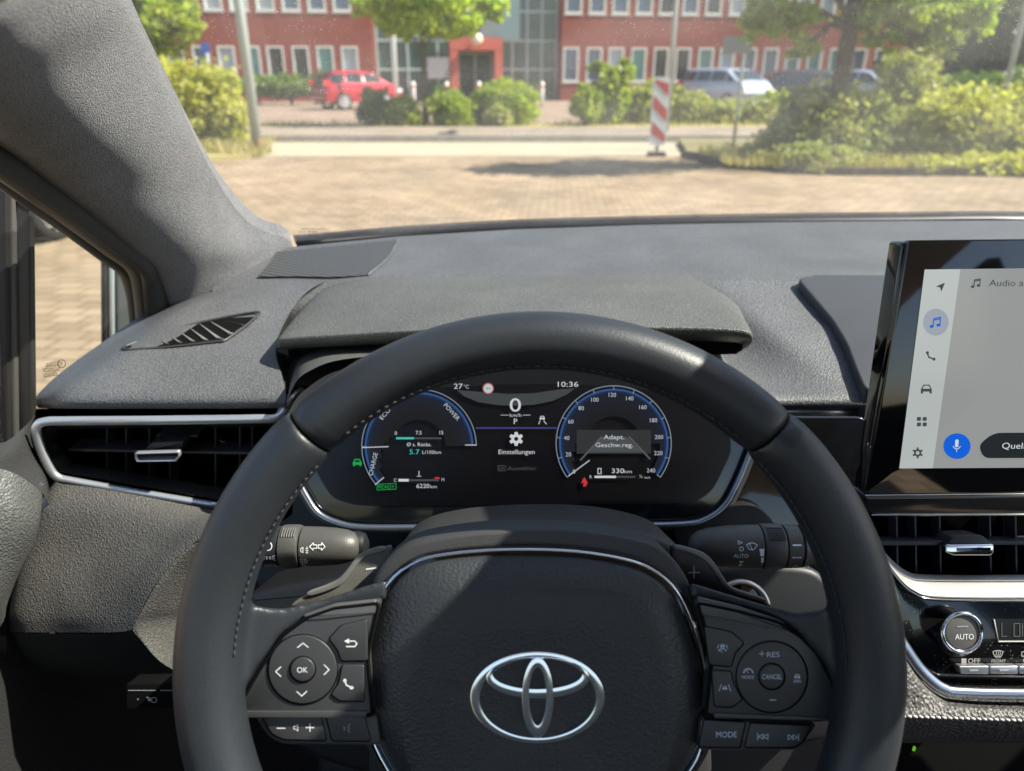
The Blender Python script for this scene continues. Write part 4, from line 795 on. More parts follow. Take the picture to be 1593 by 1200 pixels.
# footwell
fw_ = thing('footwell', 'black unlit footwell under the dashboard', 'footwell', (0, .8, .2), kind='structure')
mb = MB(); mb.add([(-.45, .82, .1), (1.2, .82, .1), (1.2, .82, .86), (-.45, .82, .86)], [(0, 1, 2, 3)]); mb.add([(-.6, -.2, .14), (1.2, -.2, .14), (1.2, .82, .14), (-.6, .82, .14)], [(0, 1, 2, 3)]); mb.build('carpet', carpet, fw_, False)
# ================================================================= STEERING WHEEL
DR = .372
sw = thing('steering_wheel', 'black leather three spoke steering wheel with silver trimmed centre pad', 'steering wheel', tuple(PD(839, 1056, DR)))
WC = (839, 1044); K = DR / FPX                                   # metres per px on the rim plane
RX = Vector((1, 0, 0)); RU = NCAM.cross(RX)                       # in-plane axes
if RU.z < 0: RU = -RU
C0 = PD(*WC, DR)
def rimp(a, rad=0, dz=0): R_ = .1678 + rad; return C0 + (RX * cos(a) + RU * sin(a)) * R_ + NCAM * dz
def rimring(a0, a1, wr, wd, n, m=24, mb=None, endround=False):
    V = []; Fc = []
    for i in range(n + 1):
        f = i / n; a = a0 + (a1 - a0) * f; s = 1.0
        if endround:
            q = min(f, 1 - f) * n; s = [.93, .97, .99, 1][min(3, int(q))]
        w_ = wr(a) * s; d_ = wd * s
        for k in range(m):
            t_ = 2 * pi * k / m; V.append(rimp(a, w_ * cos(t_), d_ * sin(t_)))
    for i in range(n):
        for k in range(m): Fc.append((i * m + k, i * m + (k + 1) % m, (i + 1) * m + (k + 1) % m, (i + 1) * m + k))
    Fc.append(list(range(m))[::-1]); Fc.append([n * m + k for k in range(m)]); mb = mb or MB(); mb.add(V, Fc); return mb
def wr_top(a): return .0148
def wr_side(a):
    d = math.degrees(a) % 360; d = min(abs(d - 0), abs(d - 360), abs(d - 180)); return .0163 + .0006 * cos(radians(d * 3))
a47 = radians(46.5)
o = rimring(a47 + .004, pi - a47 - .004, wr_top, .0165, 90, endround=True).build('rim_top_cover', leath, sw); recalc(o)
o = rimring(a47 - .005, pi - a47 + .005, lambda a: .0136, .0150, 60).build('rim_core', black, sw); recalc(o)
rimring(pi + a47 + .012, 2 * pi - a47 - .012, wr_top, .0165, 60, endround=True).build('rim_bottom_cover', leath, sw)
# side grips blended with the leather spokes by a voxel remesh
def slab(P, D0, D1, mb):
    P = [np.array(p, float) for p in P]; V = [PD(p[0], p[1], np.interp(abs(p[0] - 839), [240, 340, 430, 480], [.391, .386, .378, .372])) for p in P] + [PD(p[0], p[1], D1) for p in P]; n = len(P)
    mb.add(V, [list(range(n)), list(range(n, 2 * n))[::-1]] + [(i, (i + 1) % n, n + (i + 1) % n, n + i) for i in range(n)])
LS = [(325, 850), (352, 880), (374, 925), (398, 944), (440, 948), (500, 934), (560, 915), (602, 902), (602, 934), (570, 940), (495, 955), (440, 984), (398, 1040), (362, 1105), (372, 1128), (392, 1190), (350, 1215), (310, 1120), (300, 950)]
RS = [(1345, 850), (1318, 890), (1305, 928), (1286, 948), (1240, 954), (1190, 942), (1130, 924), (1072, 906), (1072, 930), (1100, 936), (1180, 952), (1235, 978), (1282, 1030), (1314, 1105), (1302, 1130), (1280, 1190), (1330, 1215), (1365, 1120), (1375, 950)]
for nm, a0, a1, S_ in (('left', pi - a47 + .003, pi + a47 - .008, LS), ('right', -a47 + .008, a47 - .003, RS)):
    mb = rimring(a0, a1, wr_side, .0175, 70, 20, endround=True); slab(S_, .366, .402, mb)
    o = recalc(mb.build('side_grip', leath, None)); bmx = o.modifiers.new('r', 'REMESH'); bmx.mode = 'VOXEL'; bmx.voxel_size = .0016; bmx.use_smooth_shade = True
    sm_ = o.modifiers.new('s', 'SMOOTH'); sm_.factor = .5; sm_.iterations = 14
    dg = bpy.context.evaluated_depsgraph_get(); me = bpy.data.meshes.new_from_object(o.evaluated_get(dg)); bpy.data.objects.remove(o)
    me.transform(Matrix.Translation(-Vector(sw.location))); me.polygons.foreach_set('use_smooth', [True] * len(me.polygons)); me.materials.clear(); me.materials.append(leath)
    o = bpy.data.objects.new('side_grip', me); COL.objects.link(o); o.parent = sw
# stitching along the inner edge
def stitches(A, rad, dz, name, m):
    mb = MB()
    for a in A:
        p0 = rimp(a - .009, rad, dz); p1 = rimp(a + .009, rad + .0004, dz - .0002); mb.tube([p0, p1], [.0004, .0004], 5)
    return mb.build(name, m, sw)
thr = mat('thread', (.032, .033, .036), .7)
stitches(np.arange(radians(51), radians(130), .030), -.0135, .0085, 'stitching', thr); stitches(np.arange(radians(2), radians(44), .026), -.0156, .0080, 'side_stitching', thr); stitches(np.arange(radians(137), radians(176), .026), -.0156, .0080, 'side_stitching', thr)
# hub shell behind the pad
ring = cr([(605, 1200), (577.6, 1145), (563, 1093), (562, 1041), (570, 993), (587, 938), (614, 897), (652, 872), (698, 862), (757, 856.5), (826, 855), (895, 858), (957, 867), (1000, 879), (1034, 900), (1058, 928), (1078, 972), (1092, 1021), (1099, 1065), (1100, 1110), (1089, 1166), (1068, 1205), (1010, 1290), (930, 1345), (838, 1360), (745, 1345), (665, 1290)], 3, True)
shell = cr([(590, 1200), (560, 1145), (546, 1093), (546, 1041), (556, 985), (574, 925), (592, 882), (634, 848), (690, 834), (757, 826), (826, 824), (895, 826), (960, 834), (1022, 850), (1058, 882), (1080, 925), (1097, 972), (1110, 1021), (1116, 1065), (1117, 1110), (1106, 1166), (1085, 1205), (1025, 1305), (940, 1365), (838, 1382), (735, 1365), (650, 1305)], 3, True)
P_('hub_shell', shell, atD(.398), .03, 8, mat('hub_shell_m', (.035, .035, .036), .5, bump=('noise', 1500, .5, .0006)), sw)
P_('ring_groove', inset(ring, -6), atD(.3945), .006, 1, piano, sw)
sweep([PD(x, y, .3935) for x, y in ring], .0010, .0016, NCAM, True, 10).build('pad_ring', chrome, sw)
# airbag pad: domed, with a raised centre field
def lerp2(P, c, f): return [((x - c[0]) * f + c[0], (y - c[1]) * f + c[1]) for x, y in P]
pc = (836, 1090); po_ = inset(ring, 7); inner = cr([(640, 1200), (630, 1120), (640, 1040), (664, 970), (700, 930), (745, 921), (836, 919), (930, 921), (985, 930), (1022, 965), (1040, 1040), (1048, 1120), (1036, 1200), (990, 1270), (910, 1310), (836, 1320), (760, 1310), (690, 1270)], 5, True)
def resample(P, A):
    th = np.array([math.atan2(-(y - pc[1]), x - pc[0]) for x, y in P]); r = np.array([math.hypot(x - pc[0], y - pc[1]) for x, y in P]); o_ = np.argsort(th); th, r = th[o_], r[o_]
    return np.interp(A, np.concatenate([th - 2 * pi, th, th + 2 * pi]), np.concatenate([r, r, r]))
A = np.linspace(-pi, pi, 121)[:-1]; ro, ri = resample(po_, A), resample(inner, A)
rings = [(1, 0, .400), (1, 0, .3955), (.985, 0, .3935), (.95, 0, .3915), (.8, .05, .3885), (.45, .35, .3845), (.12, .85, .3815), (0, 1, .3806), (0, .93, .3803), (0, .8, .3800), (0, .6, .3798), (0, .35, .3797), (0, .12, .3797)]
V = []; Fc = []; na = len(A)
for fo, fi, D in rings:
    for a, R1, R0 in zip(A, ro, ri):
        r_ = (R1 * fo + R0 * (1 - fo)) if fo > 0 else R0 * fi
        x, y = pc[0] + r_ * cos(a), pc[1] - r_ * sin(a); e_ = math.hypot((x - 836) / 118, (y - 1085) / 84); dd_ = .0026 * (1 - min(1, max(0, (e_ - .9) / .14)))
        V.append(PD(x, y, D + dd_ if fo < .4 else D))
for i in range(len(rings) - 1):
    for k in range(na): Fc.append((i * na + k, i * na + (k + 1) % na, (i + 1) * na + (k + 1) % na, (i + 1) * na + k))
Fc.append([(len(rings) - 1) * na + k for k in range(na)]); recalc(obj('airbag_pad', V, Fc, padm, sw))
# emblem: three chrome ovals
def oval(mb, c1, r1, c2, r2, D, h, n=72):
    V = []; Fc = []; prof = [(0, -.006), (0, -.0012), (.10, -.0001), (.5, .0001), (.90, -.0001), (1, -.0012), (1, -.006)]; m_ = len(prof)
    for i in range(n):
        a = 2 * pi * i / n; p = np.array((c1[0] + r1[0] * cos(a), c1[1] - r1[1] * sin(a))); q = np.array((c2[0] + r2[0] * cos(a), c2[1] - r2[1] * sin(a)))
        for f, z in prof: xy = p * (1 - f) + q * f; V.append(PD(*xy, D - z - h))
    for i in range(n):
        j = (i + 1) % n
        for k in range(m_ - 1): Fc.append((i * m_ + k, j * m_ + k, j * m_ + k + 1, i * m_ + k + 1))
    mb.add(V, Fc)
eb = MB(); DE = .3815
oval(eb, (836, 1085), (106, 72.5), (836.5, 1086.5), (89.5, 61), DE, .0010); oval(eb, (836.5, 1055), (81, 33), (836, 1047.5), (69, 23.5), DE, .0013); oval(eb, (836.5, 1085.5), (25.5, 64), (836.5, 1083.5), (12.5, 43.5), DE, .0017)
em_ = recalc(eb.build('emblem', mat('emblem_chrome', (.90, .92, .95), .1, .86), sw)); sharp(em_, 35)
# spoke switch panels
lp_ = rnd([(590, 938), (520, 946), (475, 962), (440, 988), (405, 1040), (372, 1098), (368, 1106), (370, 1113), (580, 1113), (572, 1020)], 8)
P_('switch_panel', lp_, atD(.3815), .012, 4, satin, sw)
sweep([PD(x, y, .3812) for x, y in lp_], .0011, .0008, NCAM, True, 6).build('panel_seam', black, sw)
rp_ = rnd([(1085, 938), (1150, 951), (1210, 968), (1246, 990), (1272, 1017), (1297, 1065), (1310, 1101), (1308, 1118), (1258, 1120), (1098, 1114), (1108, 1020)], 8)
P_('switch_panel', rp_, atD(.3815), .012, 4, satin, sw)
sweep([PD(x, y, .3812) for x, y in rp_], .0011, .0008, NCAM, True, 6).build('panel_seam', black, sw)
P_('panel_chamfer', rnd([(585, 934), (520, 941), (470, 958), (478, 966), (500, 965), (588, 955)], 4), atD(.3808), .003, 2.5, mat('chamfer', (.075, .075, .078), .35), sw)
P_('panel_chamfer', rnd([(1086, 930), (1150, 945), (1215, 966), (1240, 985), (1200, 979), (1150, 968), (1091, 957)], 4), atD(.3808), .003, 2.5, mat('chamfer', (.075, .075, .078), .35), sw)
lo_ = rnd([(396, 1116), (586, 1114), (592, 1160), (440, 1159), (420, 1150), (404, 1130)], 8); P_('lower_panel', lo_, atD(.3852), .01, 3.5, satin, sw)
lo2 = rnd([(1090, 1118), (1272, 1127), (1250, 1158), (1236, 1168), (1086, 1168)], 8); P_('lower_panel', lo2, atD(.3852), .01, 3.5, satin, sw)
P_('panel_gap', [(372, 1107), (570, 1107), (570, 1117), (376, 1117)], atD(.3805), .002, 1, mat('gap_strip', (.05, .05, .052), .35), sw)
P_('panel_gap', [(1110, 1110), (1308, 1118), (1305, 1123), (1112, 1118)], atD(.3805), .002, 1, mat('gap_strip', (.05, .05, .052), .35), sw)
btn = mat('button_face', (.038, .038, .040), .42, bump=('noise', 1800, .15, .0002)); DB = .3803
def button(P, D=DB, nm='button', r=4, mark=None, ink_m=printw, dg=1.6):
    P = rnd(P, r) if r else P
    g_ = P_('button_gap', inset(P, -dg), atD(D + .0010), .002, 0, black, sw); b_ = P_(nm, P, atD(D), .003, 1.3, btn, sw)
    if mark: mark.build('marking', atD(D), ink_m, b_, .00015)
    return b_
# left: direction ring with OK
ik = Ink(); ik.line([(463, 1007.5), (471.5, 1000.5), (479.5, 1007)], 1.5).line([(462, 1076), (469.5, 1083), (477.5, 1075.5)], 1.5).line([(437, 1037.5), (429, 1045), (437, 1052.5)], 1.5).line([(504.5, 1034.5), (512, 1042), (504.5, 1049.5)], 1.5)
button(circ(470.5, 1042, 53, 53, 64), DB, 'direction_ring', 0, ik, dg=2.4)
button(circ(470.5, 1042, 18.5, 18.5, 40), DB - .0014, 'ok_button', 0, Ink().text('OK', 470.5, 1042.3, 8.5, w=16.5, bold=.25), dg=2.6)
button([(530.4, 974), (571, 964), (572, 1028), (531, 1028.5), (526, 1013), (512, 994)], mark=Ink().line([(541, 997.5), (552, 997.5), (555.5, 1001.5), (552, 1006), (539, 1006)], 1.8).poly([(535.5, 997.5), (543, 993.5), (543, 1001.5)]))
ph = Ink().line([(536, 1058), (539, 1066), (548, 1070)], 2.2).disc(536.5, 1059, 2.6, 3).disc(547, 1070, 3, 2.6)
button([(532, 1035.5), (566, 1035), (566, 1091), (528, 1090.5), (515, 1081), (527.6, 1062)], mark=ph)
ik = Ink().line([(431, 1133), (443.5, 1133)], 1.5).line([(476, 1132), (488.5, 1132)], 1.5).line([(482.3, 1126), (482.3, 1138)], 1.5).line([(457, 1130), (460, 1130), (463.5, 1127), (463.5, 1137.5), (460, 1134.5), (457, 1134.5)], .9, True)
button([(408.5, 1117.5), (498, 1115.5), (507, 1152.5), (440, 1150.6), (423, 1142)],   .3838, mark=ik)
ik = Ink().line([(545, 1126), (541, 1130), (544, 1133), (541, 1136), (545, 1140)], 1.1).arc(534, 1133, 3, .9, -50, 50).arc(531, 1133, 4.4, .9, -45, 45)
button([(507.5, 1115.5), (566, 1114.5), (576, 1153), (516.6, 1152.5)],   .3838, mark=ik, ink_m=mat('dim_blue', (.22, .27, .34), .5))
# right side
blu = mat('blue_white_print', (.50, .58, .68), .5)
def minicar(k, x, y, w_): k.rect(x - w_ / 2, y, x + w_ / 2, y + w_ * .3).line([(x - w_ * .38, y), (x - w_ * .26, y - w_ * .28), (x + w_ * .26, y - w_ * .28), (x + w_ * .38, y)], w_ * .13).rect(x - w_ * .45, y + w_ * .3, x - w_ * .25, y + w_ * .45).rect(x + w_ * .25, y + w_ * .3, x + w_ * .45, y + w_ * .45); return k
ik = Ink(); minicar(ik, 1124, 1004.5, 7); ik.arc(1123.7, 1015, 6, 1.3, 15, 165).line([(1123.7, 1015), (1120.5, 1011.5)], 1).line([(1118, 1003), (1116, 1009)], 1).line([(1130, 1003), (1132, 1009)], 1)
button([(1096, 975), (1137.5, 983.5), (1157, 1001.5), (1143, 1017), (1137.5, 1037.3), (1104, 1034)], mark=ik, ink_m=blu)
ik = Ink(); minicar(ik, 1127.5, 1070, 7); ik.line([(1122, 1065), (1118.5, 1075)], 1.1).line([(1133, 1065), (1136.5, 1075)], 1.1)
button([(1108, 1043.5), (1137, 1045), (1141, 1065), (1154, 1089), (1137.5, 1100.5), (1112, 1099)], mark=ik, ink_m=blu)
ik = Ink().line([(1181, 1017), (1189, 1017)], 1).line([(1185, 1013), (1185, 1021)], 1).text('RES', 1202.7, 1018.3, 8, w=19.5, bold=.2).line([(1197.5, 1089), (1207, 1089)], 1.3).arc(1164, 1047.5, 7, 1.7, 0, 180).line([(1164, 1047), (1161.5, 1042.5)], 1).text('MODE', 1163.6, 1053.6, 5, w=18.5)
minicar(ik, 1240, 1052, 9).line([(1235, 1058.5), (1245, 1058.5)], 1).line([(1234, 1061), (1246, 1061)], 1)
button(circ(1201, 1053.5, 54.5, 54.5, 64), DB, 'cruise_ring', 0, ik, blu, dg=2.4); button(circ(1201, 1053, 18.8, 18.8, 40), DB - .0014, 'cancel_button', 0, Ink().text('CANCEL', 1201, 1052.8, 7.6, w=30.5), blu, dg=2.6)
button([(1096, 1120.5), (1159.6, 1124.5), (1151, 1163), (1088, 1162)],   .3838, mark=Ink().text('MODE', 1130, 1142.7, 9, w=32), ink_m=blu)
ik = Ink().line([(1178.5, 1141), (1178.5, 1151)], 1.2)
for x in (1180, 1187.5): ik.line([(x, 1146), (x + 7, 1142), (x + 7, 1150)], 1.1, True)
for x in (1226, 1233.5): ik.line([(x + 7, 1147), (x, 1143), (x, 1151)], 1.1, True)
ik.line([(1242, 1142), (1242, 1152)], 1.2)
button([(1168, 1125.4), (1262, 1130), (1247, 1157), (1233, 1163), (1159.6, 1163)],   .3838, mark=ik, ink_m=blu)

# ================================================================= COLUMN, STALKS, PADDLES
sc_ = thing('steering_column', 'black plastic steering column shroud behind the wheel hub', 'steering column', tuple(PD(838, 1000, .5)))
P_('shroud', cr([(606, 1260), (602, 960), (606, 880), (640, 842), (720, 822), (838, 815), (950, 820), (1040, 842), (1074, 880), (1080, 960), (1076, 1260)], 4, True), atD(.455), .075, 12, mat('shroud_m', (.03, .03, .029), .5, bump=('noise', 1200, .6, .0008)), sc_)
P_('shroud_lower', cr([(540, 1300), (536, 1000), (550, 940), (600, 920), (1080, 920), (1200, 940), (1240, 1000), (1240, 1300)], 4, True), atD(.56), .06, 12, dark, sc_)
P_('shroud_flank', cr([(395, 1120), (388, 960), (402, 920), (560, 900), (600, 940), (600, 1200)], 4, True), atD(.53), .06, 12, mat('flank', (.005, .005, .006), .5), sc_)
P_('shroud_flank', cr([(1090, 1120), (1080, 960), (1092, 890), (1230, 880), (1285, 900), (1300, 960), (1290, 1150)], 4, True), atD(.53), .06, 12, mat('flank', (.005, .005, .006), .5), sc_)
def lathe(segs, yc, D, name, m, par, squash=1, n=40):
    """body of revolution about a horizontal axis: segs = [(px, radius px)]"""
    k = D / FPX; V = []; Fc = []
    for x, r in segs:
        c = PD(x, yc, D)
        for j in range(n): a = 2 * pi * j / n; V.append(c + RU * (r * k * cos(a)) + NCAM * (r * k * sin(a) * squash))
    for i in range(len(segs) - 1):
        for j in range(n): Fc.append((i * n + j, i * n + (j + 1) % n, (i + 1) * n + (j + 1) % n, (i + 1) * n + j))
    Fc.append(list(range(n))); Fc.append([(len(segs) - 1) * n + j for j in range(n)][::-1]); o = recalc(obj(name, V, Fc, m, par)); sharp(o, 35); return o
def cylmap(yc, R, D, sq=1):
    k = D / FPX
    def f(x, y):
        u = max(-.98, min(.98, (yc - y) / R)); a = math.asin(u); return PD(x, yc, D) + RU * (R * k * sin(a)) + NCAM * ((R * k * cos(a)) * sq + .0003)
    return f
stk = mat('stalk_plastic', (.065, .063, .057), .42, bump=('noise', 1400, .3, .0005), vary=.06, vscale=50)
ls = thing('indicator_stalk', 'light switch stalk left of the column with headlamp and fog lamp symbols', 'stalk', tuple(PD(480, 850, .47)))
DS = .47; lathe([(360, 24), (380, 28), (405, 29.5), (411, 29.5)], 851, DS, 'end_knob', stk, ls); lathe([(413, 29), (414, 31), (437, 31), (438.5, 29)], 850, DS, 'light_collar', mat('collar', (.018, .018, .018), .4), ls)
kk = lathe([(440, 30), (441, 32.5), (446, 33.5), (464, 33.5), (469, 32), (470, 30)], 850, DS, 'fog_knob', stk, ls)
rb = MB()
for i in range(6): x = 446 + i * 3.7; rb.add([cylmap(850, 33.5, DS)(x + dx, y) + RU * dz for y in (819.5, 823, 827, 831) for dx, dz in ((-.7, 0), (-.7, .0006), (.7, .0006), (.7, 0))], [(4 * q + e_, 4 * q + e_ + 1, 4 * q + 5 + e_, 4 * q + 4 + e_) for q in range(3) for e_ in range(3)])
rb.build('ribs', mat('rib', (.12, .115, .10), .45), kk)
lathe([(471.5, 28.5), (473, 30.5), (500, 30), (522, 28.5), (540, 25.5), (552, 21), (559, 14), (562, 6)], 850, DS, 'lever', stk, ls); lathe([(540, 20), (556, 22), (568, 18), (573, 8)], 848, DS + .004, 'boot', dark, ls)
lathe([(400, 16), (560, 16)], 849, DS + .003, 'shaft', dark, ls)
f1 = cylmap(850, 30.8, DS)
ik = Ink(); ik.arc(427, 843.5, 6.0, 1.2, -90, 90).line([(427, 837.5), (424, 837.5), (424, 849.5), (427, 849.5)], 1.2)
for q in range(4): ik.line([(416, 841 + q * 3), (422, 839.8 + q * 3)], 1)
ik.arc(424, 861.5, 2, 1, -90, 90).arc(430.5, 861.5, 2, 1, 90, 270)
for q in (-3, 0, 3): ik.line([(417, 861.5 + q * 1.4), (421.5, 861.5 + q * .6)], .9).line([(433, 861.5 + q * .6), (437.3, 861.5 + q * 1.4)], .9)
ik.line([(424, 859), (424, 864)], 1).line([(430.5, 859), (430.5, 864)], 1).text('AUTO', 426, 876.5, 5.6, w=20.5, bold=.2); ik.rect(402, 878.5, 409, 881); ik.build('symbols', f1, printw, ls, 0)
ik = Ink(); ik.line([(490, 844), (495.5, 838.5), (495.5, 841.5), (501, 841.5), (501, 846.5), (495.5, 846.5), (495.5, 849.5)], 1.1, True).line([(513.5, 844), (508, 838.5), (508, 841.5), (503.5, 841.5), (503.5, 846.5), (508, 846.5), (508, 849.5)], 1.1, True)
ik.arc(480, 849, 3.6, 1.1, 90, 270).line([(480, 845), (480, 853)], 1.1).line([(484, 847), (488, 846.3)], .9).line([(484, 850), (488, 849.4)], .9).line([(484, 853), (488, 852.4)], .9).line([(486, 844), (486, 855)], .9)
ik.arc(481, 867, 3.9, 1.1, -90, 90).line([(481, 863), (481, 871)], 1.1).line([(474.5, 865), (479, 864.2)], .9).line([(474.5, 868), (479, 867.4)], .9).line([(474.5, 871), (479, 870.4)], .9).line([(476.5, 862), (476.5, 873)], .9)
ik.arc(477.5, 876.5, 2.4, .9, 0, 360).rect(458, 877.5, 464, 879.5); ik.build('symbols', cylmap(850, 30.3, DS), printw, ls, 0)
rs_ = thing('wiper_stalk', 'wiper switch stalk right of the column with washer and AUTO symbols', 'stalk', tuple(PD(1180, 850, .47)))
stk2 = stk
lathe([(1072, 6), (1076, 16), (1085, 23), (1100, 28), (1130, 32), (1160, 33.2), (1179, 33.5)], 850, DS, 'lever', stk2, rs_); kk = lathe([(1180.5, 31), (1181.5, 34), (1186, 35), (1210, 35), (1213.5, 34), (1214.5, 32)], 850, DS, 'interval_collar', stk2, rs_)
lathe([(1216, 32), (1217, 33.5), (1238, 33), (1239.5, 31)], 850, DS, 'band', stk2, rs_); lathe([(1241.5, 30), (1243, 32.5), (1262, 27), (1285, 22), (1300, 14)], 850, DS, 'tip', stk2, rs_); lathe([(1090, 18), (1260, 18)], 849, DS + .003, 'shaft', dark, rs_)
rb = MB(); fc_ = cylmap(850, 35.0, DS)
for i in range(9):
    for j in range(6):
        x, y = 1187 + i * 2.9, 818.5 + j * 3.0; a_ = [fc_(x + dx, y + dy) for dx, dy in ((-.9, -.9), (.9, -.9), (.9, .9), (-.9, .9))]; rb.add(a_ + [v + NCAM * .0007 + RU * .0004 for v in a_], [(4, 5, 6, 7), (0, 1, 5, 4), (1, 2, 6, 5), (2, 3, 7, 6), (3, 0, 4, 7)])
rb.build('grip_dots', mat('rib2', (.055, .055, .06), .5), kk, False)
ik = Ink().line([(1138.5, 835), (1145, 837.5), (1138.5, 840)], .9, True).arc(1143, 846.7, 2.9, 1, 0, 360).text('AUTO', 1142.5, 857.5, 6, w=22).poly([(1140.5, 866), (1148, 866), (1144, 870.5)]).poly([(1140.5, 872), (1148, 872), (1144, 876)])
ik.line([(1150.5, 840), (1154.5, 847.5), (1162, 847.5), (1167.5, 840.5)], 1.1).arc(1159, 849, 11, 1.1, 50, 134).line([(1155.5, 838.5), (1159.5, 849)], 1.1)
ik.poly([(1170, 846.5), (1177.3, 846.5), (1177, 858), (1172, 858)]).poly([(1173, 860), (1177.5, 860), (1178, 869), (1174.5, 869)]).poly([(1175.5, 872), (1178.3, 872), (1179.5, 880), (1178, 880)]); ik.build('symbols', cylmap(850, 33.3, DS), mat('stalk_print', (.65, .78, .88), .5), rs_, 0)
ik = Ink().text('AUTO', 1197, 878, 4.6, w=20).rect(1188, 881.2, 1194, 882.5); ik.build('symbols', cylmap(850, 35.2, DS), mat('stalk_print_dim', (.30, .38, .45), .5), rs_, 0)
ik = Ink().rect(1220.5, 840, 1234, 842.5).rect(1220.5, 859, 1225, 861).rect(1226, 859, 1229.5, 861).rect(1230.5, 859, 1234, 861).arc(1229, 877, 3, 1, 0, 360); ik.build('symbols', cylmap(850, 33.4, DS), mat('stalk_print', (.65, .78, .88), .5), rs_, 0)
ik = Ink().line([(1254, 846), (1258, 845), (1260, 855), (1254, 852)], 1.1, True).line([(1257, 847), (1263, 858)], 1.3).line([(1260, 855), (1270, 856)], 1.1).rect(1244, 878, 1251, 880); ik.build('symbols', cylmap(850, 31, DS), mat('stalk_print', (.65, .78, .88), .5), rs_, 0)
# shift paddles
pdm = mat('paddle_sunlit', (.12, .115, .10), .42, bump=('noise', 1600, .4, .0005))  # left paddle: sunlight put into a paler colour
pl = thing('shift_paddle', 'shift paddle marked with a minus on the left of the hub', 'paddle', tuple(PD(560, 890, .43)), 'shift paddles behind the wheel')
o = P_('blade', cr([(608, 852), (596, 853), (570, 860), (555, 871), (542, 888), (528, 904), (508, 915), (470, 930), (455, 945), (520, 945), (600, 930), (606, 880)], 4, True), atD(.418), .004, 3, pdm, pl); Ink().line([(570, 885.7), (586, 883.5)], 2.4).build('minus', atD(.418), printw, o, .0003)
o2 = P_('blade_edge', cr([(594, 851), (568, 858), (552, 870), (539, 887), (525, 902), (505, 912), (478, 922), (482, 928), (510, 920), (532, 909), (547, 891), (560, 874), (573, 865), (598, 858)], 4, True), atD(.4165), .003, 2, mat('paddle_edge', (.16, .16, .15), .4), pl)
pr_ = thing('shift_paddle', 'shift paddle marked with a plus on the right of the hub', 'paddle', tuple(PD(1090, 890, .43)), 'shift paddles behind the wheel')
o = P_('blade', cr([(1045, 851), (1066, 855), (1093, 866), (1108, 881), (1121, 902), (1138, 919), (1186, 934), (1200, 950), (1120, 945), (1060, 925), (1048, 885)], 4, True), atD(.418), .004, 3, mat('paddle_shaded', (.012, .012, .013), .4), pr_); Ink().line([(1071, 890.7), (1088, 890.7)], 1.6).line([(1079.6, 881), (1079.6, 899.5)], 1.6).build('plus', atD(.418), mat('plus_print', (.4, .43, .45), .5), o, .0003)  # right blade: darker copy of the paddle plastic, with its shade painted in
P_('blade_edge', cr([(1052, 849), (1072, 853), (1097, 862), (1113, 878), (1126, 899), (1141, 915), (1190, 932), (1186, 937), (1138, 921), (1120, 904), (1107, 884), (1091, 869), (1066, 858), (1050, 855)], 4, True), atD(.4165), .003, 2, mat('paddle_edge', (.16, .16, .15), .4), pr_)
# start button bezel
sbz = thing('start_button', 'round start button with a silver ring right of the column', 'button', tuple(PD(1150, 948, .52)))
sweep([PD(x, y, .52) for x, y in circ(1152, 948, 43, 43, 60)], .0019, .003, NCAM, True).build('ring', mat('ring_silver', (.5, .48, .44), .3, .9), sbz); P_('button', circ(1152, 948, 40, 40, 40), atD(.523), .01, 3, piano, sbz)
# ================================================================= INSTRUMENT CLUSTER
DC = .60; DL = .598
ic = thing('instrument_cluster', 'digital instrument cluster with two round dials behind the steering wheel', 'instrument cluster', tuple(PD(805, 700, DC)))
lens = cr([(1163, 700), (1148, 742), (1128, 778), (1100, 800), (1060, 809), (930, 811), (800, 812), (670, 814), (570, 813), (528, 806), (500, 792), (482, 768), (466, 735), (460, 690), (466, 650), (492, 618), (560, 592), (680, 578), (805, 572), (930, 574), (1040, 586), (1110, 604), (1150, 640)], 4, True)
P_('lens', lens, atD(DC), .012, 1, mat('cluster_glass', (.006, .0075, .010), .10, coat=.3), ic)
P_('lens_shade', inset(lens, 26), atD(DC - .0004), .001, 0, mat('cluster_inner', (.002, .002, .003), .3, spec=.4), ic)
ch = cr([(1172, 690), (1164, 712), (1148, 750), (1128, 786), (1098, 808), (1058, 816), (930, 818), (800, 818.5), (670, 821), (565, 821), (522, 813), (494, 798), (476, 772), (458, 738)], 6)
sweep([PD(*p, DC - .003) for p in ch], .0030, .003, NCAM, n=12).build('lower_trim', mat('cluster_trim', (.30, .33, .38), .22, .9), ic)
P_('trim_backing', cr([(1182, 690), (1174, 716), (1158, 756), (1136, 794), (1102, 817), (1058, 825), (930, 827), (800, 828), (670, 830), (562, 830), (516, 821), (486, 804), (467, 778), (446, 740), (448, 640), (560, 570), (805, 562), (1060, 568), (1160, 620)], 4, True), atD(DC + .002), .02, 3, hard, ic)
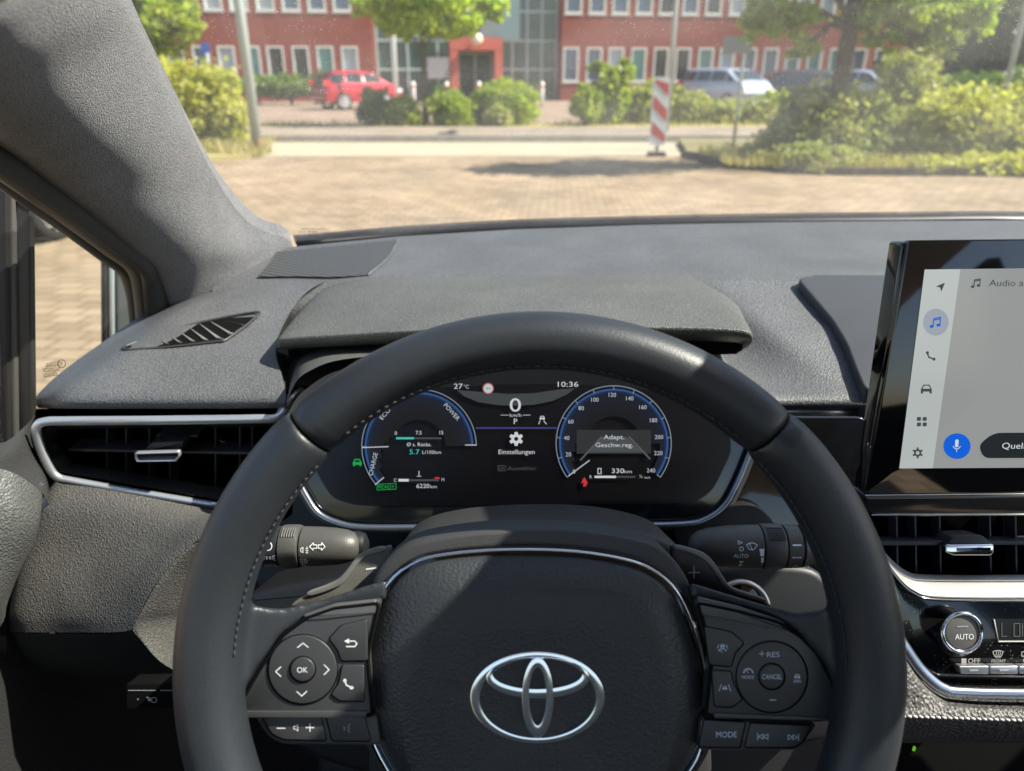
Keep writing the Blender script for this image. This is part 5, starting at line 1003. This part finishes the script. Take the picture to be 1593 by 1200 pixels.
def dial(cx, cy, R, a0, a1, ticks, nm):
    d = Ink().arc(cx, cy, R, 1.4, a0, a1, 80); blue = Ink().arc(cx, cy, R - 6, 3.2, a0, a1, 80); bl2 = Ink().arc(cx, cy, R - 9.5, 4, a0, a1, 80); f_ = Ink()
    for a in ticks: d.line([(cx + (R - 6) * cos(radians(a)), cy - (R - 6) * sin(radians(a))), (cx + R * cos(radians(a)), cy - R * sin(radians(a)))], 1.2)
    o = d.build('dial_rim', atD(DL), em('e_rim', (.28, .34, .43), .5), ic, .0004); blue.build('dial_glow', atD(DL), em('e_blue', (.03, .12, .38), .42), ic, .0003); bl2.build('dial_glow', atD(DL), em('e_blue2', (.006, .028, .10), .3), ic, .0002)
    for q in range(6):
        r0, r1 = R - 11.5 - q * 6, R - 11.5 - (q + 1) * 6; f_ = Ink().arc(cx, cy, (r0 + r1) / 2, 6, max(a0, 0) if q else a0, a1 - 12 * q, 60); f_.build('dial_face', atD(DL), em('e_face%d' % q, tuple(c * (1 - q / 6.5) ** 1.5 for c in (.002, .005, .016)), .7), ic, .0001)
dial(652, 695, 89, 1, 221, [90, 134, 180], 'power'); dial(954.6, 690, 89.5, -36, 216, [216 - 21 * i for i in range(13)], 'speed')
W_ = em('e_white', (.72, .76, .80), .55); G_ = em('e_grey', (.55, .58, .63), .6); T_ = em('e_teal', (.05, .55, .50), .6); R_ = em('e_red', (.7, .03, .03), .55); GR = em('e_green', (.0, .42, .08), .55); GD = em('e_greendim', (.0, .09, .02), .8); DM = em('e_dim', (.06, .06, .075), .6)
k = Ink().text('0', 616, 674, 5.6).text('7.5', 651.5, 673.3, 5.6).text('15', 686.7, 673, 5.6).text('Ø s. Rücks.', 652, 691.5, 5.6, w=38, bold=.2).text('6220', 658, 756, 6.6, w=20, bold=.3).rect(620, 745.2, 636, 749.2)
k.text('0', 801.7, 630, 21, w=17.5).text('P', 802, 655.7, 8.6).text('Einstellungen', 803.6, 703, 7, w=56, bold=.15).text('27', 713, 601, 8, w=13.5).text('10:36', 883.6, 598, 8, w=32)
gear = [];
for i in range(6):
    a = 60 * i + 90
    gear += [(803 + r_ * cos(radians(a + da)), 683 - r_ * sin(radians(a + da))) for da, r_ in ((-22, 7.6), (-12, 11), (12, 11), (22, 7.6))]
n_g = len(gear); inn = [(803 + 3.2 * cos(radians(90 + 360 * (i - .5) / n_g)), 683 - 3.2 * sin(radians(90 + 360 * (i - .5) / n_g))) for i in range(n_g)]
for i in range(n_g): k.poly([gear[i], gear[(i + 1) % n_g], inn[(i + 1) % n_g], inn[i]])
minicar(k, 843.5, 650, 8).line([(840, 655), (838, 660)], 1.1).line([(846, 655), (850, 660)], 1.1)
k.text('Adapt.', 955, 680, 6.8, w=32).text('Geschw.reg.', 955.5, 692.3, 6.8, w=58).text('330', 961, 732.5, 7.2, w=19, bold=.3).rect(924.7, 740.3, 958, 743.7)
cut(k, [745, 866], ['dial_reading', 'centre_reading', 'speed_reading'], atD(DL), W_, ic, .0006)
k = Ink().text('ECO', 599, 644, 6.8, w=20, ang=49).text('POWER', 703, 641, 6.8, w=32, ang=-48).text('CHARGE', 580.5, 722, 6.8, w=36, ang=77).text('L/100km', 671.5, 703.6, 5.4, w=29).text('C', 615, 747, 5).text('H', 689, 746, 5).text('km', 674.5, 757, 5, w=10).text('°C', 725.3, 601.7, 5.6).text('km/h', 802, 646, 5.2, w=18)
k.line([(779, 646), (791, 646)], .8).line([(813.5, 646), (825, 646)], .8).line([(564, 696.5), (604, 695)], 1.6).line([(724, 692.5), (741, 692.5)], 1.5).line([(584, 754), (597, 743)], 1.5).text('km', 976.8, 733.6, 5, w=12).text('R', 919, 742, 5)
for t_, x, y in (('0', 893, 733.6), ('20', 884, 707), ('40', 881.4, 681.5), ('60', 888, 656), ('80', 904, 635), ('100', 925.4, 622), ('120', 952.4, 614.5), ('140', 979.6, 620), ('160', 1000, 633.6), ('180', 1016.5, 654), ('200', 1025, 680), ('220', 1024, 705), ('240', 1012.6, 732)): k.text(t_, x, y, 6.3)
k.line([(885, 740), (917, 716.4)], 1.5).text('½', 997, 741, 5).text('km/h', 1007, 743, 3.2).line([(649, 741), (655, 741)], 1).line([(652, 733), (652, 740)], 1.2).line([(930, 729), (935, 729), (935, 737), (930, 737)], 1.4, True)
cut(k, [745, 866], ['dial_lettering', 'centre_lettering', 'speed_lettering'], atD(DL), G_, ic, .0005)
Ink().text('5.7', 645, 703, 7.6, w=15.5, bold=.3).rect(616.5, 680.4, 644, 683.6).build('teal_reading', atD(DL), T_, ic, .0005)
k = Ink().rect(644, 680.6, 687, 683.4).rect(636, 745.6, 683, 748.8).rect(958, 740.6, 988.4, 743.4).text('OK', 780, 728.5, 5, w=10).text(':Auswählen', 811, 728.5, 6.2, w=45).line([(775, 724.5), (786, 724.5), (786, 732.5), (775, 732.5)], .9, True); cut(k, [745, 866], ['dial_track', 'hint_lettering', 'fuel_track'], atD(DL), DM, ic, .0005)
Ink().rect(676, 742.5, 684, 745).poly([(907, 757), (911, 757), (914, 751), (911, 746), (909, 742), (906, 747), (904, 752), (908, 751)]).build('red_warning', atD(DL), R_, ic, .0006)
k = Ink().line([(587, 753.5), (616.3, 752), (616.3, 761), (587, 762.5)], .9, True).text('READY', 601.6, 757.3, 5.4, w=25); minicar(k, 556, 719, 14); k.build('green_lamp', atD(DL), GR, ic, .0006)
k = Ink().arc(759.5, 604.6, 7.8, 1.6, 0, 360); k.build('sign_ring', atD(DL), em('e_signred', (.6, .12, .10), .6), ic, .0008); Ink().disc(759.5, 604.6, 7).build('sign_disc', atD(DL), em('e_signw', (.6, .66, .68), .55), ic, .0006); Ink().rect(756.5, 603.6, 758.8, 605.6).rect(760.2, 603.6, 762.6, 605.6).build('sign_mark', atD(DL), em('e_signb', (.05, .15, .25), .8), ic, .0009)
k = Ink(); P1 = [(711, 607), (722, 617), (745, 626), (775, 630.5), (802, 631.5), (830, 630), (860, 624), (882, 614), (895, 604)]; k.poly(P1 + [(870, 606), (830, 612), (790, 613), (750, 610)]); k.build('status_crescent', atD(DL), em('e_cres', (.035, .04, .045), .8), ic, .0002)
k = Ink(); [k.rect(740 + i * 6, 664.8, 746 + i * 6, 667.2) for i in range(21)]; k.build('divider_glow', atD(DL), em('e_purp', (.05, .045, .22), .6), ic, .0002)
k = Ink(); k.rect(897, 669, 1012.6, 706); k.build('message_box', atD(DL), em('e_box', (.018, .019, .021), .8), ic, .00015); k = Ink().poly([(938, 680), (975, 680), (1000, 704), (913, 704)]); k.build('lane_patch', atD(DL), em('e_lane', (.05, .055, .06), .8), ic, .0002); [Ink().line(q_, 2.6).build('lane_line', atD(DL), em('e_lanel', (.07, .075, .08), .8), ic, .00025) for q_ in ([(936, 680), (903, 716)], [(979, 680), (1011, 714)])]

# ================================================================= CENTRE DISPLAY (tilted back 9.4 degrees)
TD = radians(9.4); ND = Vector((0, -cos(TD), sin(TD))); A0 = PD(1347, 769, .52)
def MS(off=0): return lambda x, y: PPL(x, y, A0 - ND * off, ND)
td = thing('touch_display', 'gloss black centre touch display showing the audio screen', 'display', tuple(A0))
P_('housing', rnd([(1403, 377), (1900, 368), (1900, 802), (1352, 800), (1345, 772)], 6), MS(.004), .016, 4, piano, td, ND)
P_('front_glass', rnd([(1414, 374), (1905, 369), (1905, 764), (1350, 770), (1347, 760)], 5), MS(0), .005, 2, mat('display_glass', (.004, .004, .005), .04, coat=.8), td, ND)
P_('bottom_ledge', rnd([(1346, 773), (1905, 768), (1905, 799), (1358, 801), (1349, 792)], 5), MS(-.002), .02, 4, mat('ledge', (.012, .012, .013), .15, coat=.3), td, ND)
lc = MB(); sweep([MS(-.0005)(1346, 771), MS(-.0005)(1600, 768.5), MS(-.0005)(1900, 766)], .0006, .0008, ND, mb=lc); sweep([MS(-.003)(1356, 801.5), MS(-.003)(1600, 800.5), MS(-.003)(1900, 799)], .0007, .0008, ND, mb=lc); lc.build('bright_edges', mat('edge_bright', (.45, .45, .45), .2, .8), td)
def scr(nm, P, c, s, lift, par): return obj(nm, [MS(-lift)(*p) for p in P], [list(range(len(P)))], mat('scr_' + nm, (.02, .02, .02), .12, emit=c, es=s * .52), par, False)
s0_ = scr('screen', [(1438.5, 419.5), (1905, 414), (1905, 726), (1399, 729)], (.30, .315, .31), .62, .0003, td)
sb_ = scr('side_bar', [(1438.5, 419.5), (1494, 419), (1451, 728.6), (1399, 729)], (.46, .50, .49), .62, .0005, s0_)
icn = em('s_icon', (.07, .075, .08), .6); F2 = MS(-.0009)
k = Ink().poly([(1456, 446), (1470, 440), (1464.5, 454), (1462.5, 447.5)]).line([(1442, 548), (1445, 556), (1454, 559.5)], 2.4).disc(1442.8, 549, 2.4).disc(1453, 559, 2.4)
k.line([(1434, 605), (1437, 599.5), (1445.5, 599.5), (1448, 605)], 1.8).rect(1432.5, 605, 1449.5, 609.5).rect(1432.5, 609.5, 1436, 612.5).rect(1446, 609.5, 1449.5, 612.5)
for dx in (0, 9): [k.poly(rnd([(1426.5 + dx, 649 + dy), (1433 + dx, 649 + dy), (1432.5 + dx, 655 + dy), (1426 + dx, 655 + dy)], 1.5)) for dy in (0, 8.5)]
for i in range(6): a = radians(60 * i + 30); k.line([(1427.6 + 4 * cos(a), 704.8 - 4 * sin(a)), (1427.6 + 7.6 * cos(a), 704.8 - 7.6 * sin(a))], 3)
k.arc(1427.6, 704.8, 4.3, 3, 0, 360)
def note(k, x, y, s): k.disc(x - 4.2 * s, y + 4.5 * s, 2.4 * s, 1.8 * s).disc(x + 3.6 * s, y + 3 * s, 2.4 * s, 1.8 * s).line([(x - 2.6 * s, y + 4.5 * s), (x - 1.6 * s, y - 4.5 * s), (x + 6 * s, y - 6 * s), (x + 5.4 * s, y + 3 * s)], 1.3 * s).line([(x - 1.8 * s, y - 2.8 * s), (x + 5.8 * s, y - 4.2 * s)], 1.3 * s)
note(k, 1518, 441, 1.15); k.text('Audio aus', 1539, 440.3, 10, w=68, align='L', shear=.12); cut(k, [1500], ['side_icons', 'title_lettering'], F2, icn, s0_, 0)
Ink().disc(1456, 501.5, 20, 21).build('active_disc', MS(-.0007), em('s_disc', (.36, .41, .46), .62), s0_, 0)
k = Ink(); note(k, 1455, 502, 1.35); k.build('active_note', F2, em('s_blue', (.01, .10, .50), .8), s0_, 0)
Ink().disc(1488.7, 694.3, 21.3, 20).build('voice_button', MS(-.0007), em('s_blue2', (.0, .09, .55), .85), s0_, 0)
k = Ink().poly(rnd([(1486.2, 684), (1491.6, 684), (1490.6, 696), (1485.4, 696)], 2.6)).arc(1488.3, 693, 5.6, 1.1, 190, 350).line([(1488.3, 698.5), (1488, 703)], 1.1); k.text('Quelle', 1559, 693.6, 9.4, w=44, align='L', shear=.12); k.build('white_icons', MS(-.0011), em('s_white', (.62, .66, .68), .7), s0_, 0)
Ink().poly(rnd([(1545, 673.6), (1900, 672), (1895, 712), (1530, 713), (1522, 693)], 14)).build('source_button', MS(-.0007), em('s_dark', (.012, .018, .022), .6), s0_, 0)

# ================================================================= CENTRE STACK
cs = thing('centre_vents', 'centre air vents with silver tab below the display', 'air vent', tuple(PD(1500, 850, .55)))
P_('vent_back', [(1330, 795), (1900, 790), (1900, 900), (1340, 900)], atD(.585), .01, 0, mat('vent_black', (.004, .004, .004), .5), cs)
for x in (1395, 1424, 1462, 1540, 1580, 1660): P_('vane', [(x - 1.2, 800), (x + 1.2, 800), (x + 3, 892), (x + .6, 892)], atD(.572), .012, 0, mat('vane', (.022, .022, .024), .4), cs)
P_('blade', rnd([(1368, 843), (1900, 841), (1900, 847), (1370, 849)], 1.5), atD(.562), .02, 1, mat('blade2', (.035, .035, .04), .35), cs)
t_ = P_('tab', rnd([(1482, 834), (1528, 833), (1546, 848), (1474, 849)], 4), atD(.556), .02, 2, hard, cs)
P_('tab_face', rnd([(1471.5, 850), (1474, 848), (1546, 847), (1547, 850), (1546, 861), (1541, 865), (1484, 865), (1472, 860)], 2), atD(.553), .006, 2.5, chrome, t_)
P_('tab_groove', rnd([(1489, 853), (1542, 852), (1541, 857), (1489, 858)], 1), atD(.5524), .001, 0, piano, t_)
cc = thing('climate_panel', 'glossy black climate control panel with round AUTO knob under a silver band', 'control panel', tuple(PD(1500, 1000, .52)))
top_ = [(1366, 848), (1382, 866), (1398, 881), (1412, 890), (1430, 894.5), (1500, 896), (1593, 895.5), (1900, 893)]; bot_ = [(1378, 868), (1390, 888), (1408, 909), (1424, 920), (1444, 927.5), (1500, 930), (1593, 930.5), (1900, 929)]
rows = [[PD(x, y, .566) for x, y in top_], [PD(x, y, .556) for x, y in top_], [PD(x * .5 + u * .5, y * .5 + v * .5, .545) for (x, y), (u, v) in zip(top_, bot_)], [PD(x, y, .538) for x, y in bot_], [PD(x, y + 2, .545) for x, y in bot_]]
patch(rows, 5, 5).build('silver_band', champagne, cc)
sweep(cr([tuple(PD(x - 1, y + 4, .538)) for x, y in bot_], 5), .0009, .001, NCAM).build('band_edge', mat('edge_dark_chrome', (.2, .2, .2), .15, .9), cc)
# dusty gloss panel
pm = bpy.data.materials.new('dusty_gloss'); pm.use_nodes = True; n = pm.node_tree.nodes; L = pm.node_tree.links; b_ = n['Principled BSDF']; b_.inputs['Roughness'].default_value = .12; b_.inputs['Coat Weight'].default_value = .6
ge = n.new('ShaderNodeNewGeometry'); vv = n.new('ShaderNodeTexVoronoi'); vv.inputs['Scale'].default_value = 420; L.new(ge.outputs['Position'], vv.inputs['Vector']); n2 = n.new('ShaderNodeTexNoise'); n2.inputs['Scale'].default_value = 60; n2.inputs['Detail'].default_value = 3; L.new(ge.outputs['Position'], n2.inputs['Vector'])
r1 = n.new('ShaderNodeMapRange'); r1.inputs[1].default_value = .16; r1.inputs[2].default_value = .1; L.new(vv.outputs['Distance'], r1.inputs[0]); r2 = n.new('ShaderNodeMapRange'); r2.inputs[1].default_value = .5; r2.inputs[2].default_value = .62; L.new(n2.outputs[0], r2.inputs[0])
mu_ = n.new('ShaderNodeMath'); mu_.operation = 'MULTIPLY'; L.new(r1.outputs[0], mu_.inputs[0]); L.new(r2.outputs[0], mu_.inputs[1]); mi = n.new('ShaderNodeMix'); mi.data_type = 'RGBA'; L.new(mu_.outputs[0], mi.inputs[0]); mi.inputs[6].default_value = (.006, .006, .006, 1); mi.inputs[7].default_value = (.35, .31, .26, 1); L.new(mi.outputs[2], b_.inputs['Base Color'])
P_('gloss_panel', cr([(1384, 878), (1412, 920), (1450, 933), (1500, 935), (1600, 935), (1900, 934), (1900, 1072), (1600, 1072), (1500, 1070), (1466, 1062), (1436, 1040), (1410, 1006), (1380, 960)], 3, True), atD(.545), .01, 2, pm, cc)
DK = .532; lathe_c = lambda r0, r1, x0, y0, x1, y1, D0, D1, nm, m, par: recalc(MB().add([PD(x, y, D) for (x, y, D, r) in ((x0 + r0 * cos(2 * pi * i / 48), y0 + r0 * sin(2 * pi * i / 48), D0, 0) for i in range(48))] + [PD(x1 + r1 * cos(2 * pi * i / 48), y1 + r1 * sin(2 * pi * i / 48), D1) for i in range(48)], [(i, (i + 1) % 48, 48 + (i + 1) % 48, 48 + i) for i in range(48)] + [list(range(48, 96))]).build(nm, m, par))
kb = lathe_c(33, 33, 1490, 990, 1496, 985, .545, DK, 'temperature_knob', mat('knob_side', (.10, .10, .105), .25, .6), cc); sharp(kb)
sweep([PD(x, y, DK) for x, y in circ(1496.5, 984, 30, 30, 48)], .0016, .0022, NCAM, True).build('knob_ring', chrome, kb); kf = P_('knob_face', circ(1497, 984, 26.5, 26.5, 40), atD(DK - .0005), .004, 2, mat('knob_face_m', (.10, .095, .09), .45), kb)
Ink().text('AUTO', 1500, 990.5, 8.5, w=29).build('knob_lettering', atD(DK - .0005), printw, kb, .0003); Ink().line([(1489, 975), (1505, 974.5)], 2).build('knob_lamp', atD(DK - .0005), printd, kb, .0004)
k = Ink().text('OFF', 1515, 1028, 7.6, w=19).text('FRONT', 1553, 1028.3, 5, w=22).text('REAR', 1601, 1027.5, 5, w=20)
for i in range(4): a = radians(90 * i + 45); k.disc(1499 + 2.6 * cos(a), 1028 - 2.6 * sin(a), 2.1)
k.arc(1552, 1030, 18, 1.1, 64, 116).line([(1544, 1014), (1547, 1021), (1557, 1021), (1560, 1014)], 1.1).line([(1589, 1014), (1606, 1014), (1606, 1021), (1589, 1021)], 1.1, True)
for x in (1549, 1552, 1555): k.line([(x, 1013), (x + 1, 1016), (x - .5, 1020), (x, 1024)], .9); k.line([(x + 44, 1013), (x + 45, 1016), (x + 43.5, 1020), (x + 44, 1024)], .9)
k.line([(1417, 951), (1422, 951)], 1).line([(1427, 947), (1428, 955)], 1).line([(1432, 947), (1431, 955)], 1); k.build('lettering', atD(.545), mat('panel_print', (.45, .44, .42), .5), cc, .0004)
lc_ = P_('climate_readout', [(1548, 963), (1900, 962), (1900, 998), (1553, 999)], atD(.5448), .001, 0, mat('lcd', (.012, .012, .012), .2), cc)
sweep([PD(x, y, .5442) for x, y in ((1546, 964), (1553, 998.5), (1700, 998), (1900, 997.5))], .0006, .0006, NCAM).build('readout_edge', mat('readout_edge_m', (.4, .39, .36), .5), lc_)
k = Ink().line([(1558, 969), (1558, 990), (1566, 990)], 1.2).line([(1577, 970), (1577, 990), (1586, 990), (1586, 970), (1577, 970)], 1.4).line([(1590, 970), (1590, 990)], 1.4); k.build('digits', atD(.5448), mat('digits_m', (.10, .10, .10), .5), lc_, .0004)
for i, (x0, x1) in enumerate(((1492, 1538.5), (1540, 1584), (1585.5, 1630), (1631.5, 1680))):
    bb_ = P_('button', rnd([(x0, 1037), (x1, 1036.5), (x1, 1049.5), (x0 + (3 if i == 0 else 0), 1049)], 2), atD(.538), .006, 1.8, mat('button_silver', (.42, .43, .46), .3, .8), cc, label=None)
    P_('lamp_slot', [((x0 + x1) / 2 - 7, 1042.6), ((x0 + x1) / 2 + 7, 1042.4), ((x0 + x1) / 2 + 7, 1044.6), ((x0 + x1) / 2 - 7, 1044.8)], atD(.5376), .001, 0, printd, bb_)
e1 = [(1396, 985), (1408, 1004), (1430, 1036), (1452, 1058), (1470, 1069), (1492, 1073.5), (1600, 1076), (1900, 1076)]
sweep(cr([tuple(PD(x, y + 4, .536)) for x, y in e1], 5), .0042, .003, NCAM, n=12).build('lower_trim', mat('trim_blue', (.42, .45, .52), .22, .9), cc)
# padded knee roll with stitching
kp_ = thing('padded_console', 'grained leather console pad with a white stitched seam under the climate panel', 'console', tuple(PD(1500, 1110, .53)))
g0 = [(1395, 1000), (1408, 1024), (1432, 1056), (1460, 1078), (1490, 1086), (1600, 1090), (1900, 1092)]
rows = [[PD(x, y, .548) for x, y in g0], [PD(x, y + 3 + 2 * i, .532) for i, (x, y) in enumerate(g0)], [PD(x, 1098 + (x - 1395) * .035, .526) for x, y in g0], [PD(x, 1112 + (x - 1395) * .035, .522) for x, y in g0], [PD(x, 1114.5 + (x - 1395) * .035, .5235) for x, y in g0], [PD(x, 1117 + (x - 1395) * .035, .522) for x, y in g0], [PD(x, 1130 + (x - 1395) * .03, .528) for x, y in g0], [PD(x, 1148, .545) for x, y in g0], [PD(x, 1156, .57) for x, y in g0]]
rows[2][0] = PD(1396, 1060, .53)
patch(rows, 5, 5).build('pad', mat('console_leather', (.075, .07, .066), .5, bump=('vor', 420, 1, .0018), vary=.1, vscale=20, fine=.2), kp_)
mb = MB()
for x in range(1402, 1700, 9): y = 1114.3 + (x - 1395) * .035; mb.tube([PD(x, y - .8, .5215), PD(x + 6.5, y + .6, .5215)], .0009, 6)
mb.build('stitching', mat('thread_white', (.45, .44, .43), .6), kp_)
P_('knee_wall', [(1370, 1120), (1900, 1120), (1900, 1300), (1370, 1300)], atD(.64), .01, 0, mat('knee_dark', (.004, .004, .004), .9, spec=.1), kp_)
lk = MB(); lk.box(tuple(PD(1419, 1166.5, .639)), tuple(PD(1425, 1163.5, .636))); lk.build('green_lamp', em('e_green2', (.15, .5, .02), .6), kp_, False)
